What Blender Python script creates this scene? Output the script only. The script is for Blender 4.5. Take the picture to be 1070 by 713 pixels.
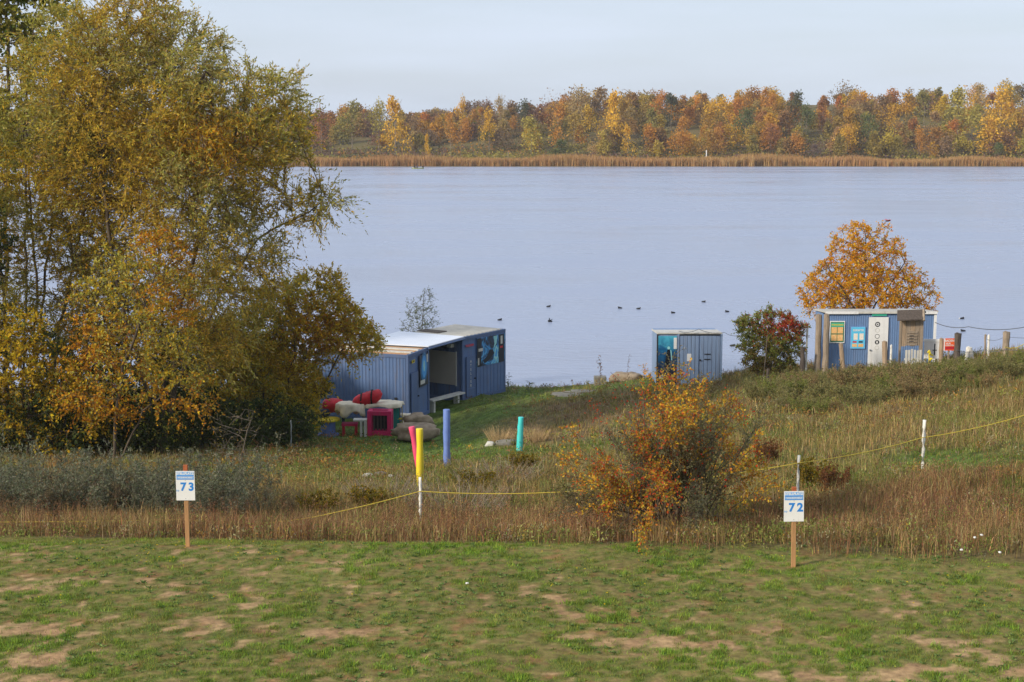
import bpy, math, random
import numpy as np
from mathutils import Vector, Matrix

# ---------------------------------------------------------------- camera, sky, sun, exposure
C = bpy.context.scene
for _o in list(bpy.data.objects): bpy.data.objects.remove(_o)
COL = C.collection
R = math.radians
CAMZ, FPX, CX, CY = 14.0, 1600.0, 535.0, 356.5
PITCH = math.atan((CY - 121.5) / FPX)
cam = bpy.data.objects.new('camera', bpy.data.cameras.new('camera')); COL.objects.link(cam)
cam.location = (0, 0, CAMZ); cam.rotation_euler = (math.pi/2 - PITCH, 0, 0)
cam.data.sensor_width = 36; cam.data.lens = FPX/1070*36; cam.data.clip_start = .1; cam.data.clip_end = 6000
C.camera = cam
SUN_DIR = Vector((-0.75, -0.55, 0)).normalized(); SUN_EL = R(27)          # towards the sun
w = bpy.data.worlds.new('World'); C.world = w; w.use_nodes = True
nt = w.node_tree; bg = nt.nodes['Background']
sky = nt.nodes.new('ShaderNodeTexSky'); sky.sky_type = 'NISHITA'; sky.sun_disc = False
sky.sun_elevation = SUN_EL; sky.sun_rotation = math.atan2(SUN_DIR.x, SUN_DIR.y) 
sky.air_density = 1.0; sky.dust_density = 1.5; sky.ozone_density = 2.0; sky.altitude = 100
# thin high veil of cloud
tc = nt.nodes.new('ShaderNodeTexCoord'); mp = nt.nodes.new('ShaderNodeMapping'); mp.inputs['Scale'].default_value = (2.2, 2.2, 16)
nz = nt.nodes.new('ShaderNodeTexNoise'); nz.inputs['Scale'].default_value = 1.6; nz.inputs['Detail'].default_value = 5
cr = nt.nodes.new('ShaderNodeMapRange'); cr.inputs['From Min'].default_value = .35; cr.inputs['From Max'].default_value = .75
cr.inputs['To Min'].default_value = .62; cr.inputs['To Max'].default_value = .9
mx = nt.nodes.new('ShaderNodeMix'); mx.data_type = 'RGBA'; mx.inputs[7].default_value = (6.5, 7.3, 8.7, 1)
nt.links.new(tc.outputs['Generated'], mp.inputs['Vector']); nt.links.new(mp.outputs[0], nz.inputs['Vector'])
nt.links.new(nz.outputs['Fac'], cr.inputs['Value']); nt.links.new(cr.outputs[0], mx.inputs[0])
nt.links.new(sky.outputs[0], mx.inputs[6]); nt.links.new(mx.outputs[2], bg.inputs['Color'])
bg.inputs['Strength'].default_value = 0.093
sl = bpy.data.lights.new('sun', 'SUN'); sl.energy = 3.3; sl.angle = R(7); sl.color = (1, .91, .77)
so = bpy.data.objects.new('sun', sl); COL.objects.link(so)
so.rotation_euler = Vector((SUN_DIR.x*math.cos(SUN_EL), SUN_DIR.y*math.cos(SUN_EL), math.sin(SUN_EL))).to_track_quat('Z', 'Y').to_euler()
C.view_settings.view_transform = 'Standard'; C.view_settings.look = 'None'
C.view_settings.exposure = 0.35; C.view_settings.gamma = 1
C.render.engine = 'CYCLES'
try:
    C.cycles.max_bounces = 6; C.cycles.transparent_max_bounces = 4; C.cycles.volume_bounces = 0
except Exception: pass

# ---------------------------------------------------------------- helpers
def S(r, g, b):
    f = lambda c: (c/12.92 if c <= .04045 else ((c+.055)/1.055)**2.4)
    return (f(r/255), f(g/255), f(b/255))
cp, sp = math.cos(PITCH), math.sin(PITCH)
def P(px, py, D):
    xn = (px-CX)/FPX; yn = (CY-py)/FPX
    t = D/(cp + yn*sp)
    return Vector((t*xn, D, CAMZ + t*(-sp + yn*cp)))
def pxm(D, h=None): return FPX/(D*1.018)           # pixels per metre near ground at depth D
RNG = np.random.default_rng(7)

def vnoise(x, y, seed=0):                           # 2-D value noise
    xi = np.floor(x).astype(np.int64); yi = np.floor(y).astype(np.int64)
    xf = x-xi; yf = y-yi
    def h(a, b):
        n = (a*374761393 + b*668265263 + seed*982451653) & 0x7fffffff
        n = ((n ^ (n >> 13))*1274126177) & 0x7fffffff
        return ((n ^ (n >> 16)) & 0xffff)/65535.0
    u = xf*xf*(3-2*xf); v = yf*yf*(3-2*yf)
    return (h(xi, yi)*(1-u)+h(xi+1, yi)*u)*(1-v) + (h(xi, yi+1)*(1-u)+h(xi+1, yi+1)*u)*v
def fbm(x, y, seed=0, oct=4):
    s = 0; a = .5; t = 0
    for o in range(oct):
        s = s + a*vnoise(x*2**o + 17.3*o, y*2**o - 9.1*o, seed+o); t += a; a *= .5
    return s/t

# terrain table: drop below the camera, by picture column and distance
TC = np.array([-400, 0, 200, 350, 440, 540, 700, 830, 964, 1070, 1400.])
def hp(py, D): return CAMZ - P(535, py, D).z
_rows = [(27, [560,560,560,562,562,562,558,555,550,545,545]),
 (30, [545,545,545,546,547,545,535,530,510,495,490]),
 (36, [522,522,520,515,512,512,505,490,466,452,440]),
 (44, [492,492,490,487,487,480,470,455,436,420,410]),
 (55, [465,465,465,465,464,450,435,415,402,391,380]),
 (62, [452,452,453,455,454,433,418,397,387,378,368]),
 (67, [440,440,438,434,433,421,409,391,383,374,364])]
TD = [-60, 0, 4.5, 17, 24.5]; TH = [[1.8]*11, [1.8]*11, [1.8]*11, [6.9]*11, [7.0]*11]
for D, r in _rows: TD.append(D); TH.append([hp(v, D) for v in r])
for D, r in [(72, [13.25]*5+[13.1,12.6,11.8,11.4,11.1,11.0]), (76, [13.7]*5+[13.55,13.1,12.6,12.3,12.1,12.0]),
             (80, [14.3]*6+[14.2,13.9,13.6,13.5,13.4]), (90, [15.6]*11), (200, [17]*11), (415, [15.5]*11), (430, [14.05]*11),
             (440, [13.6]*11), (460, [12.6]*5+[12.4, 12]+[11.5]*4), (490, [10.5]*4+[10]+[9, 6.5]+[6]*4),
             (530, [6]*4+[5, 2.5, 0.5]+[-.6]*4), (570, [3.5]*4+[2,-.5,-2.0]+[-3.0]*4), (700, [2]*6+[-2.5]*5), (1500, [0]*11)]:
    TD.append(D); TH.append(r)
TD = np.array(TD, float); TH = np.array(TH, float)
def Hz(X, Y):
    X = np.asarray(X, float); Y = np.asarray(Y, float)
    Yc = np.maximum(Y, 5)
    u = CX + FPX*X/(Yc*1.015)
    cj = np.clip(np.searchsorted(TC, u)-1, 0, len(TC)-2); ct = np.clip((u-TC[cj])/(TC[cj+1]-TC[cj]), 0, 1)
    ct = ct*ct*(3-2*ct)
    ri = np.clip(np.searchsorted(TD, Y)-1, 0, len(TD)-2); rt = np.clip((Y-TD[ri])/(TD[ri+1]-TD[ri]), 0, 1)
    h = (TH[ri, cj]*(1-ct)+TH[ri, cj+1]*ct)*(1-rt) + (TH[ri+1, cj]*(1-ct)+TH[ri+1, cj+1]*ct)*rt
    z = CAMZ-h
    rough = np.clip((Y-25)/6, 0, 1)*np.clip((88-Y)/8, 0, 1)
    z = z + (fbm(X*.45, Y*.45, 3)-.5)*.35*rough + (fbm(X*1.3, Y*1.3, 5, 3)-.5)*(.03+.10*rough)*(Y < 100)
    z = z + (fbm(X*.03, Y*.03, 9)-.5)*5*np.clip((Y-455)/60, 0, 1)
    return z
def hz(x, y): return float(Hz(np.array([x]), np.array([y]))[0])
def G(px, D):
    x = (px-CX)/FPX*D
    for _ in range(4):
        z = hz(x, D); zc = D*cp + (CAMZ-z)*sp; x = (px-CX)/FPX*zc
    return Vector((x, D, hz(x, D)))
def hit(px, py, d0=18, d1=95):
    D = d0
    while D < d1:
        p = P(px, py, D)
        if hz(p.x, p.y) >= p.z: return Vector((p.x, p.y, hz(p.x, p.y)))
        D += .15
    return P(px, py, d1)
def to_px(X, Y, Z):
    zc = Y*cp + (CAMZ-Z)*sp
    return CX + FPX*X/zc, CY + FPX*((CAMZ-Z)*cp - Y*sp)/zc

def tag(o, label=None, cat=None, group=None, kind=None):
    if label: o['label'] = label
    if cat: o['category'] = cat
    if group: o['group'] = group
    if kind: o['kind'] = kind
    return o
def thing(name, label, cat, loc=(0,0,0), rz=0, group=None):
    o = bpy.data.objects.new(name, None); COL.objects.link(o); o.location = loc; o.rotation_euler = (0, 0, rz)
    o.empty_display_size = .2
    return tag(o, label, cat, group)
def link(name, me, parent=None, loc=None):
    o = bpy.data.objects.new(name, me); COL.objects.link(o)
    if parent: o.parent = parent
    if loc is not None: o.location = loc
    return o
def np_mesh(name, V, Fs, mat, col=None, smooth=False):
    me = bpy.data.meshes.new(name); V = np.asarray(V, np.float32)
    me.vertices.add(len(V)); me.vertices.foreach_set('co', V.ravel())
    if not isinstance(Fs, list): Fs = [Fs]
    Fs = [np.asarray(f, np.int32) for f in Fs if len(f)]
    loops = np.concatenate([f.ravel() for f in Fs]); me.loops.add(len(loops)); me.loops.foreach_set('vertex_index', loops)
    starts = []; s = 0
    for f in Fs: starts.append(s+np.arange(len(f))*f.shape[1]); s += f.size
    starts = np.concatenate(starts).astype(np.int32)
    me.polygons.add(len(starts)); me.polygons.foreach_set('loop_start', starts)
    if smooth: me.polygons.foreach_set('use_smooth', np.ones(len(starts), bool))
    me.update(calc_edges=True)
    if col is not None:
        a = me.color_attributes.new('col', 'FLOAT_COLOR', 'POINT')
        c = np.ones((len(V), 4), np.float32); c[:, :3] = col; a.data.foreach_set('color', c.ravel())
    me.materials.append(mat)
    return me

# ---------------------------------------------------------------- materials
def nodes(name):
    m = bpy.data.materials.new(name); m.use_nodes = True; n = m.node_tree; return m, n, n.nodes['Principled BSDF']
def mat(name, rgb, rough=.7, var=.18, scale=6, bump=.15, bscale=40, metal=0, spec=.4, rgb2=None, thr=(.45, .7), stretch=(1,1,1), grime=0):
    m, n, b = nodes(name); L = n.links.new
    tc = n.nodes.new('ShaderNodeTexCoord'); mp = n.nodes.new('ShaderNodeMapping'); mp.inputs['Scale'].default_value = stretch
    L(tc.outputs['Object'], mp.inputs['Vector'])
    t = n.nodes.new('ShaderNodeTexNoise'); t.inputs['Scale'].default_value = scale; t.inputs['Detail'].default_value = 6; L(mp.outputs[0], t.inputs['Vector'])
    r = n.nodes.new('ShaderNodeValToRGB'); r.color_ramp.elements[0].position = thr[0]-.2; r.color_ramp.elements[1].position = thr[1]+.05
    a = rgb; c2 = rgb2 or tuple(min(1, c*(1+var)) for c in rgb); a0 = tuple(c*(1-var) for c in rgb) if not rgb2 else rgb
    r.color_ramp.elements[0].color = (*a0, 1); r.color_ramp.elements[1].color = (*c2, 1)
    L(t.outputs['Fac'], r.inputs['Fac']); L(r.outputs[0], b.inputs['Base Color'])
    if grime:
        m2 = n.nodes.new('ShaderNodeMapping'); m2.inputs['Scale'].default_value = (5, 5, .5); L(tc.outputs['Object'], m2.inputs['Vector'])
        g1 = n.nodes.new('ShaderNodeTexNoise'); g1.inputs['Scale'].default_value = 1.3; g1.inputs['Detail'].default_value = 7; g1.inputs['Roughness'].default_value = .7; L(m2.outputs[0], g1.inputs['Vector'])
        g2 = n.nodes.new('ShaderNodeMapRange'); g2.inputs['From Min'].default_value = .52; g2.inputs['From Max'].default_value = .72; g2.inputs['To Max'].default_value = grime; L(g1.outputs['Fac'], g2.inputs['Value'])
        g3 = n.nodes.new('ShaderNodeMix'); g3.data_type = 'RGBA'; g3.inputs[7].default_value = (*S(112, 98, 84), 1); L(g2.outputs[0], g3.inputs[0]); L(r.outputs[0], g3.inputs[6]); L(g3.outputs[2], b.inputs['Base Color'])
    b.inputs['Roughness'].default_value = rough; b.inputs['Metallic'].default_value = metal; b.inputs['Specular IOR Level'].default_value = spec
    t2 = n.nodes.new('ShaderNodeTexNoise'); t2.inputs['Scale'].default_value = bscale; t2.inputs['Detail'].default_value = 4; L(mp.outputs[0], t2.inputs['Vector'])
    bu = n.nodes.new('ShaderNodeBump'); bu.inputs['Strength'].default_value = bump; bu.inputs['Distance'].default_value = .02
    L(t2.outputs['Fac'], bu.inputs['Height']); L(bu.outputs[0], b.inputs['Normal'])
    return m
def leaf_mat(name, trans=.35, objcol=False, rough=None):
    m = bpy.data.materials.new(name); m.use_nodes = True; n = m.node_tree; L = n.links.new
    out = n.nodes['Material Output']; n.nodes.remove(n.nodes['Principled BSDF'])
    a = n.nodes.new('ShaderNodeAttribute'); a.attribute_name = 'col'; c = a.outputs['Color']
    if objcol:
        oi = n.nodes.new('ShaderNodeObjectInfo'); mm = n.nodes.new('ShaderNodeMix'); mm.data_type = 'RGBA'; mm.blend_type = 'MULTIPLY'
        mm.inputs[0].default_value = 1; L(c, mm.inputs[6]); L(oi.outputs['Color'], mm.inputs[7]); c = mm.outputs[2]
    d = n.nodes.new('ShaderNodeBsdfDiffuse'); t = n.nodes.new('ShaderNodeBsdfTranslucent'); s = n.nodes.new('ShaderNodeMixShader')
    L(c, d.inputs['Color']); L(c, t.inputs['Color']); s.inputs[0].default_value = trans
    L(d.outputs[0], s.inputs[1]); L(t.outputs[0], s.inputs[2]); L(s.outputs[0], out.inputs['Surface'])
    return m
M_leaf = leaf_mat('leaf', .45); M_grass = leaf_mat('grass_blade', .25); M_far = leaf_mat('far_leaf', .3, True)
M_bark = mat('bark', S(88, 76, 62), .9, .35, 9, .5, 30, stretch=(1,1,.25))
M_barkpale = mat('pale_bark', S(96, 86, 74), .9, .25, 9, .4, 30)
M_wood = mat('weathered_wood', S(144, 128, 110), .9, .3, 5, .6, 25, stretch=(3,3,.4))
M_wooddk = mat('dark_wood', S(84, 74, 66), .9, .35, 5, .6, 25, stretch=(3,3,.4))
M_woodtan = mat('tan_wood', S(176, 132, 88), .85, .22, 5, .4, 25, stretch=(3,3,.4))
M_woodlt = mat('bleached_wood', S(156, 134, 110), .9, .3, 5, .6, 25, stretch=(3,3,.4))
M_woodend = mat('post_top_wood', S(160, 88, 50), .85, .22, 9, .4, 25)
M_whitewood = mat('whitewashed_wood', S(222, 218, 208), .85, .3, 9, .4, 30, rgb2=S(130,122,110), thr=(.72,.75), grime=0.5)
M_blue = mat('blue_paint', S(88, 111, 150), .5, .12, 1.6, .12, 9, spec=.3, grime=0.55)
M_bluedk = mat('faded_blue_paint', S(84, 103, 138), .55, .14, 1.4, .15, 9, spec=.3, grime=0.55)
M_bluelt = mat('pale_blue_boards', S(128, 148, 178), .65, .16, 2.0, .3, 12, stretch=(5,5,.5), spec=.3, grime=0.45)
M_huta = mat('hut_blue', S(100, 126, 164), .55, .08, 1.6, .1, 9, spec=.3, grime=0.3)
M_white = mat('white_paint', S(226, 224, 220), .5, .06, 3, .05, 20, grime=0.25)
M_offwhite = mat('dirty_white', S(196, 192, 182), .7, .14, 3, .15, 20, grime=0.5)
M_roofsky = mat('sky_white_roof_sheet', S(222, 226, 234), .35, .06, 1.2, .05, 8)  # metal sheet: its sky reflection is put into the pale base colour
M_roofgrey = mat('grey_roof', S(182, 178, 168), .8, .18, 2.5, .2, 12)
M_dark = mat('dark_trim', S(42, 44, 48), .7, .2, 5, .1, 20)
M_galv = mat('galvanised', S(150, 154, 158), .45, .15, 6, .1, 30, metal=.6)
M_board = mat('beige_board', S(170, 160, 148), .8, .08, 1.5, .05, 8)
M_stone = mat('boulder', S(116, 98, 78), .95, .3, 4, 1.0, 7, rgb2=S(176,158,132))
M_conc = mat('concrete_block', S(120, 116, 106), .95, .25, 5, .5, 20)
M_red = mat('red_tarp', S(188, 24, 38), .55, .2, 4, .3, 12, grime=0.3)
M_cloth = mat('cream_cloth', S(224, 212, 186), .9, .15, 5, .35, 14)
M_mag = mat('magenta_paint', S(196, 30, 88), .6, .12, 4, .1, 20, grime=0.4)
M_teal = mat('teal_paint', S(16, 142, 134), .6, .12, 4, .1, 20, grime=0.4)
M_yel = mat('yellow_paint', S(226, 200, 40), .55, .1, 5, .1, 20, grime=0.45)
M_turq = mat('turquoise_paint', S(66, 200, 196), .55, .1, 5, .1, 20, grime=0.4)
M_pink = mat('pink_paint', S(222, 74, 110), .55, .1, 5, .1, 20, grime=0.4)
M_polb = mat('periwinkle_paint', S(104, 128, 188), .6, .14, 4, .15, 15, grime=0.5)
M_black = mat('black_rubber', S(26, 26, 28), .7, .2, 5, .1, 20)
M_olive = mat('ochre_paint', S(150, 130, 60), .7, .2, 5, .1, 20)
M_rope = mat('yellow_rope', S(196, 172, 62), .8, .15, 30, .1, 60)
M_wire = mat('grey_wire', S(95, 98, 105), .6, .15, 30, .1, 60)
M_sblue = mat('print_blue', S(46, 128, 206), .5, .04, 3, 0, 20)
M_slblue = mat('print_light_blue', S(120, 170, 222), .5, .04, 3, 0, 20)
M_orange = mat('orange_red_sign', S(236, 104, 52), .5, .06, 3, 0, 20)
M_redp = mat('print_red', S(190, 40, 50), .5, .06, 3, 0, 20)
M_green = mat('print_green', S(60, 170, 140), .5, .06, 3, 0, 20)
M_dgreen = mat('poster_green', S(60, 110, 80), .5, .25, 9, 0, 20)
M_food = mat('poster_orange', S(222, 160, 90), .5, .3, 14, 0, 20, rgb2=S(232,196,140))
M_cyan = mat('poster_cyan', S(92, 190, 226), .5, .08, 4, 0, 20)
M_cream = mat('poster_cream', S(232, 222, 206), .5, .1, 14, 0, 20)
M_sea = mat('poster_sea', S(8, 40, 74), .4, .3, 1.3, 0, 20, rgb2=S(22,110,160), thr=(.5,.6))
M_seadk = mat('poster_deep', S(16, 22, 34), .4, .3, 3, 0, 20)
M_seablue = mat('poster_blue', S(40, 130, 200), .4, .3, 2.5, 0, 20, rgb2=S(80,170,225))
M_seapale = mat('poster_pale', S(150, 205, 205), .4, .2, 3, 0, 20)
M_coot = mat('dark_plumage', S(34, 34, 38), .7, .2, 9, .1, 30)
M_beak = mat('beak', S(220, 214, 200), .5, .1, 9, .1, 30)
M_skin = mat('skin', S(200, 150, 120), .6, .1, 9, .05, 30)
M_coat = mat('dark_coat', S(40, 48, 62), .8, .2, 9, .1, 30)
M_coat2 = mat('mauve_coat', S(96, 84, 104), .8, .2, 9, .1, 30)
M_boat = mat('pale_green_hull', S(168, 172, 120), .5, .1, 4, .1, 20)
M_trunkfar = mat('far_bark', S(128, 114, 98), .9, .3, 2, .1, 20)

def photo_mat(name, stops, scale=2.2, zlo=None, zhi=None):
    m, n, b = nodes(name); L = n.links.new; tc = n.nodes.new('ShaderNodeTexCoord')
    t = n.nodes.new('ShaderNodeTexNoise'); t.inputs['Scale'].default_value = scale; t.inputs['Detail'].default_value = 7; t.inputs['Distortion'].default_value = 1.2; L(tc.outputs['Object'], t.inputs['Vector'])
    r = n.nodes.new('ShaderNodeValToRGB'); e = r.color_ramp.elements
    while len(e) < len(stops): e.new(.5)
    for k, (p, col) in enumerate(stops): e[k].position = p; e[k].color = (*S(*col), 1)
    v = t.outputs['Fac']
    if zlo is not None:
        sx = n.nodes.new('ShaderNodeSeparateXYZ'); L(tc.outputs['Object'], sx.inputs[0]); mr = n.nodes.new('ShaderNodeMapRange'); mr.inputs['From Min'].default_value = zlo; mr.inputs['From Max'].default_value = zhi; L(sx.outputs['Z'], mr.inputs['Value'])
        mm = n.nodes.new('ShaderNodeMix'); mm.data_type = 'FLOAT'; mm.inputs[0].default_value = .62; L(v, mm.inputs[2]); L(mr.outputs[0], mm.inputs[3]); v = mm.outputs[0]
    L(v, r.inputs['Fac']); L(r.outputs[0], b.inputs['Base Color']); b.inputs['Roughness'].default_value = .4; return m
M_photo = photo_mat('poster_print', [(.36, (16, 24, 34)), (.46, (22, 66, 104)), (.54, (50, 140, 200)), (.62, (120, 190, 215)), (.7, (30, 60, 80))], 1.7)
M_photo2 = photo_mat('poster_depth_print', [(.2, (34, 26, 36)), (.42, (12, 38, 70)), (.62, (18, 92, 138)), (.82, (80, 180, 205))], 3.0, .1, 2.3)

# ---------------------------------------------------------------- mesh builder
class MB:
    def __init__(s): s.v = []; s.f = []; s.m = []; s.mats = []
    def mi(s, m):
        if m not in s.mats: s.mats.append(m)
        return s.mats.index(m)
    def add(s, vs, fs, m):
        o = len(s.v); s.v += [tuple(v) for v in vs]; k = s.mi(m)
        for f in fs: s.f.append([i+o for i in f]); s.m.append(k)
    def box(s, a, b, m):
        x0,y0,z0 = a; x1,y1,z1 = b
        s.add([(x0,y0,z0),(x1,y0,z0),(x1,y1,z0),(x0,y1,z0),(x0,y0,z1),(x1,y0,z1),(x1,y1,z1),(x0,y1,z1)],
              [(0,3,2,1),(4,5,6,7),(0,1,5,4),(1,2,6,5),(2,3,7,6),(3,0,4,7)], m)
    def bar(s, p, q, r0, m, r1=None, n=8, cap=True, rings=1, wob=0, rnd=None, sq=None):
        p = Vector(p); q = Vector(q); r1 = r0 if r1 is None else r1
        d = (q-p); ax = d.normalized(); t = ax.orthogonal().normalized() if abs(ax.z) < .95 else Vector((1,0,0)); t = (t-ax*t.dot(ax)).normalized(); bi = ax.cross(t)
        vs = []; fs = []
        for k in range(rings+1):
            f = k/rings; c = p+d*f; r = r0+(r1-r0)*f
            if wob and rnd: c = c+t*rnd.uniform(-wob, wob)+bi*rnd.uniform(-wob, wob); r *= rnd.uniform(.88, 1.12)
            for i in range(n):
                a = 2*math.pi*(i+.5)/n; rx = r if not sq else sq
                vs.append(c+t*math.cos(a)*r+bi*math.sin(a)*rx)
        for k in range(rings):
            for i in range(n):
                j = (i+1) % n; fs.append((k*n+i, k*n+j, (k+1)*n+j, (k+1)*n+i))
        if cap: fs.append(tuple(reversed(range(n)))); fs.append(tuple(rings*n+i for i in range(n)))
        s.add(vs, fs, m)
    def path(s, pts, r, m, n=6):
        pts = [Vector(p) for p in pts]; vs = []; fs = []
        for k, p in enumerate(pts):
            d = (pts[min(k+1, len(pts)-1)]-pts[max(k-1, 0)]).normalized(); t = d.cross(Vector((0,0,1)));
            t = t.normalized() if t.length > 1e-3 else Vector((1,0,0)); b = d.cross(t)
            rr = r[k] if isinstance(r, (list, tuple)) else r
            for i in range(n):
                a = 2*math.pi*i/n; vs.append(p+t*math.cos(a)*rr+b*math.sin(a)*rr)
        for k in range(len(pts)-1):
            for i in range(n):
                j = (i+1) % n; fs.append((k*n+i, k*n+j, (k+1)*n+j, (k+1)*n+i))
        fs.append(tuple(reversed(range(n)))); fs.append(tuple((len(pts)-1)*n+i for i in range(n)))
        s.add(vs, fs, m)
    def corr(s, o, d, length, z0, z1, out, m, pitch=.2, depth=.03):     # trapezoid-ribbed sheet
        o = Vector(o); d = Vector(d); out = Vector(out); xs = []; x = 0; k = 0
        prof = [(0, 0), (.35, 0), (.5, 1), (.85, 1)]
        while x < length:
            for a, h in prof:
                if x+a*pitch < length: xs.append((x+a*pitch, h*depth))
            x += pitch
        xs.append((length, 0)); vs = []; fs = []
        for a, h in xs:
            b = o+d*a+out*h; vs.append((b.x, b.y, z0)); vs.append((b.x, b.y, z1))
        for i in range(len(xs)-1): fs.append((2*i, 2*i+2, 2*i+3, 2*i+1))
        s.add(vs, fs, m)
    def poly(s, pts, y, m, th=.002):      # flat polygon in the xz plane facing -y
        n = len(pts); vs = [(x, y, z) for x, z in pts]+[(x, y+th, z) for x, z in pts]
        fs = [tuple(range(n))]+[(i, (i+1) % n+0, (i+1) % n+n, i+n) for i in range(n)]
        s.add(vs, fs, m)
    def rect(s, x0, z0, x1, z1, y, m): s.poly([(x0,z0),(x1,z0),(x1,z1),(x0,z1)], y, m)
    def disc(s, x, z, r, y, m, n=16, rz=None): s.poly([(x+r*math.cos(2*math.pi*i/n), z+(rz or r)*math.sin(2*math.pi*i/n)) for i in range(n)], y, m)
    def ring(s, x, z, r0, r1, y, m, n=18):
        vs = []; fs = []
        for i in range(n):
            a = 2*math.pi*i/n
            for r in (r0, r1): vs.append((x+r*math.cos(a), y, z+r*math.sin(a)))
        for i in range(n): j = (i+1) % n; fs.append((2*i, 2*i+1, 2*j+1, 2*j))
        s.add(vs, fs, m)
    def text(s, txt, x, z, size, y, m, bold=0.0, wide=1.0, align='CENTER'):
        cu = bpy.data.curves.new('t', 'FONT'); cu.body = txt; cu.size = size; cu.align_x = align; cu.align_y = 'CENTER'; cu.offset = bold
        ob = bpy.data.objects.new('t', cu); me = ob.to_mesh()
        vs = [(x+v.co.x*wide, y, z+v.co.y) for v in me.vertices]; fs = [tuple(p.vertices) for p in me.polygons]
        s.add(vs, fs, m); ob.to_mesh_clear(); bpy.data.objects.remove(ob); bpy.data.curves.remove(cu)
    def build(s, name, parent=None, loc=None, smooth=False, rz=None, bevel=0):
        me = bpy.data.meshes.new(name); me.from_pydata(s.v, [], s.f)
        for m in s.mats: me.materials.append(m)
        me.polygons.foreach_set('material_index', s.m)
        if smooth: me.polygons.foreach_set('use_smooth', [True]*len(s.f))
        me.update(); o = link(name, me, parent, loc)
        if rz is not None: o.rotation_euler = (0, 0, rz)
        if bevel:
            b = o.modifiers.new('bevel', 'BEVEL'); b.width = bevel; b.segments = 2; b.limit_method = 'ANGLE'
        return o

# ---------------------------------------------------------------- ground sheet
def img_blob(u, v, cx, cy, rx, ry): return np.exp(-(((u-cx)/rx)**2+((v-cy)/ry)**2))
def zones(X, Y, Z):
    u, v = to_px(X, Y, Z)
    g = 0.34+0*X
    for c in [(420,460,190,36,1.1),(500,435,120,34,1.1),(300,490,130,26,.8),(560,415,90,14,.9),(620,470,70,26,.55),(780,455,90,20,.5),(650,402,120,9,.8),(990,482,110,14,.9),(850,505,60,18,.6),(480,495,60,20,.4),(900,395,160,30,.25),(660,520,90,25,.35)]:
        g = np.maximum(g, c[4]*img_blob(u, v, *c[:4]))
    for c in [(545,452,30,14,.75),(580,440,60,16,.5),(620,425,60,10,.6),(850,425,130,26,.25)]: g = g-c[4]*img_blob(u, v, *c[:4])
    g = g + (fbm(X*.5, Y*.35, 21)-.5)*1.0
    return np.clip(g, 0, 1)
BARE = [(20,612,70,7,.9),(60,608,50,6,.6),(110,607,30,5,.6),(175,611,22,4,.8),(215,655,60,9,.9),(262,660,40,7,.8),(315,662,50,8,.7),(30,660,50,10,.9),(60,690,60,10,.9),(140,650,60,12,.5),
        (345,660,40,6,.7),(660,668,60,8,1.),(610,664,20,5,.8),(740,672,40,6,.7),(560,690,50,7,.5),(780,675,40,5,.5),(880,706,110,7,.9),(960,700,50,5,.6),(1000,672,60,6,.5),(70,712,80,7,.9),(420,650,60,8,.45),(960,640,60,6,.25),(620,625,50,5,.25)]
def lawn_edge(u): return 24.75-(u-535)*.0029
def bareness(X, Y, Z):
    u, v = to_px(X, Y, Z); b = 0*X
    for c in BARE: b = np.maximum(b, c[4]*img_blob(u, v, *c[:4]))
    n = fbm(X*1.6, Y*1.6, 31, 5)
    n2 = fbm(X*5.5, Y*5.5, 37, 4)
    return np.clip((b*.9+(n-.53)*1.9+(n2-.5)*2.4-.29)*1.9, 0, 1)*np.clip((lawn_edge(u)-.2-Y)/1.0, 0, 1)
rows = np.concatenate([np.arange(-60, 0, 5.), np.arange(0, 16.5, .75), np.arange(16.5, 26, .075), np.arange(26, 34, .2), np.arange(34, 92, .4), np.arange(92, 416, 18.), np.arange(416, 600, 3.), np.arange(600, 780, 30.)])
tcol = np.concatenate([[-2, -1.3], np.linspace(-1, 1, 520), [1.3, 2]])
YY, TT = np.meshgrid(rows, tcol, indexing='ij'); XX = TT*(12+.45*np.maximum(YY, 0))
ZZ = Hz(XX, YY)
gz = zones(XX, YY, ZZ); bz = bareness(XX, YY, ZZ)
n1 = fbm(XX*2.5, YY*2.5, 41)[..., None]; n2 = fbm(XX*.7, YY*.7, 43)[..., None]
soil = np.array(S(178, 150, 108)); soil2 = np.array(S(152, 116, 84)); thatch = np.array(S(122, 110, 64)); gr = np.array(S(94, 110, 52)); brn = np.array(S(112, 92, 62)); grn = np.array(S(84, 104, 42))
n3 = np.clip((fbm(XX*7, YY*7, 47, 4)-.5)*4.5+.5, 0, 1)[..., None]; rst = np.array(S(150, 98, 70))
lawn = (thatch*(1-n3)+gr*n3)*(.75+.5*n2); n4 = np.clip((fbm(XX*4, YY*4, 49, 3)-.64)*9, 0, 1)[..., None]; lawn = lawn*(1-n4*.5)+rst*n4*.5
lawn = lawn*(1-bz[..., None]) + (soil*n1+soil2*(1-n1))*bz[..., None]
rough_c = (brn*(1-gz[..., None])+grn*gz[..., None])*(.7+.6*n3)
k = np.clip((YY-lawn_edge(to_px(XX, np.maximum(YY, 5), ZZ)[0])+.2)/.8, 0, 1)[..., None]
gc = lawn*(1-k)+rough_c*k
farc = np.array(S(120, 98, 66))*(1-n2)+np.array(S(92, 92, 52))*n2
k = np.clip((YY-300)/50, 0, 1)[..., None]; gc = gc*(1-k)+farc*k
nr, ncx = XX.shape
idx = np.arange(nr*ncx).reshape(nr, ncx)
F = np.stack([idx[:-1, :-1], idx[:-1, 1:], idx[1:, 1:], idx[1:, :-1]], -1).reshape(-1, 4)
mg, n, b = nodes('ground'); L = n.links.new
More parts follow.
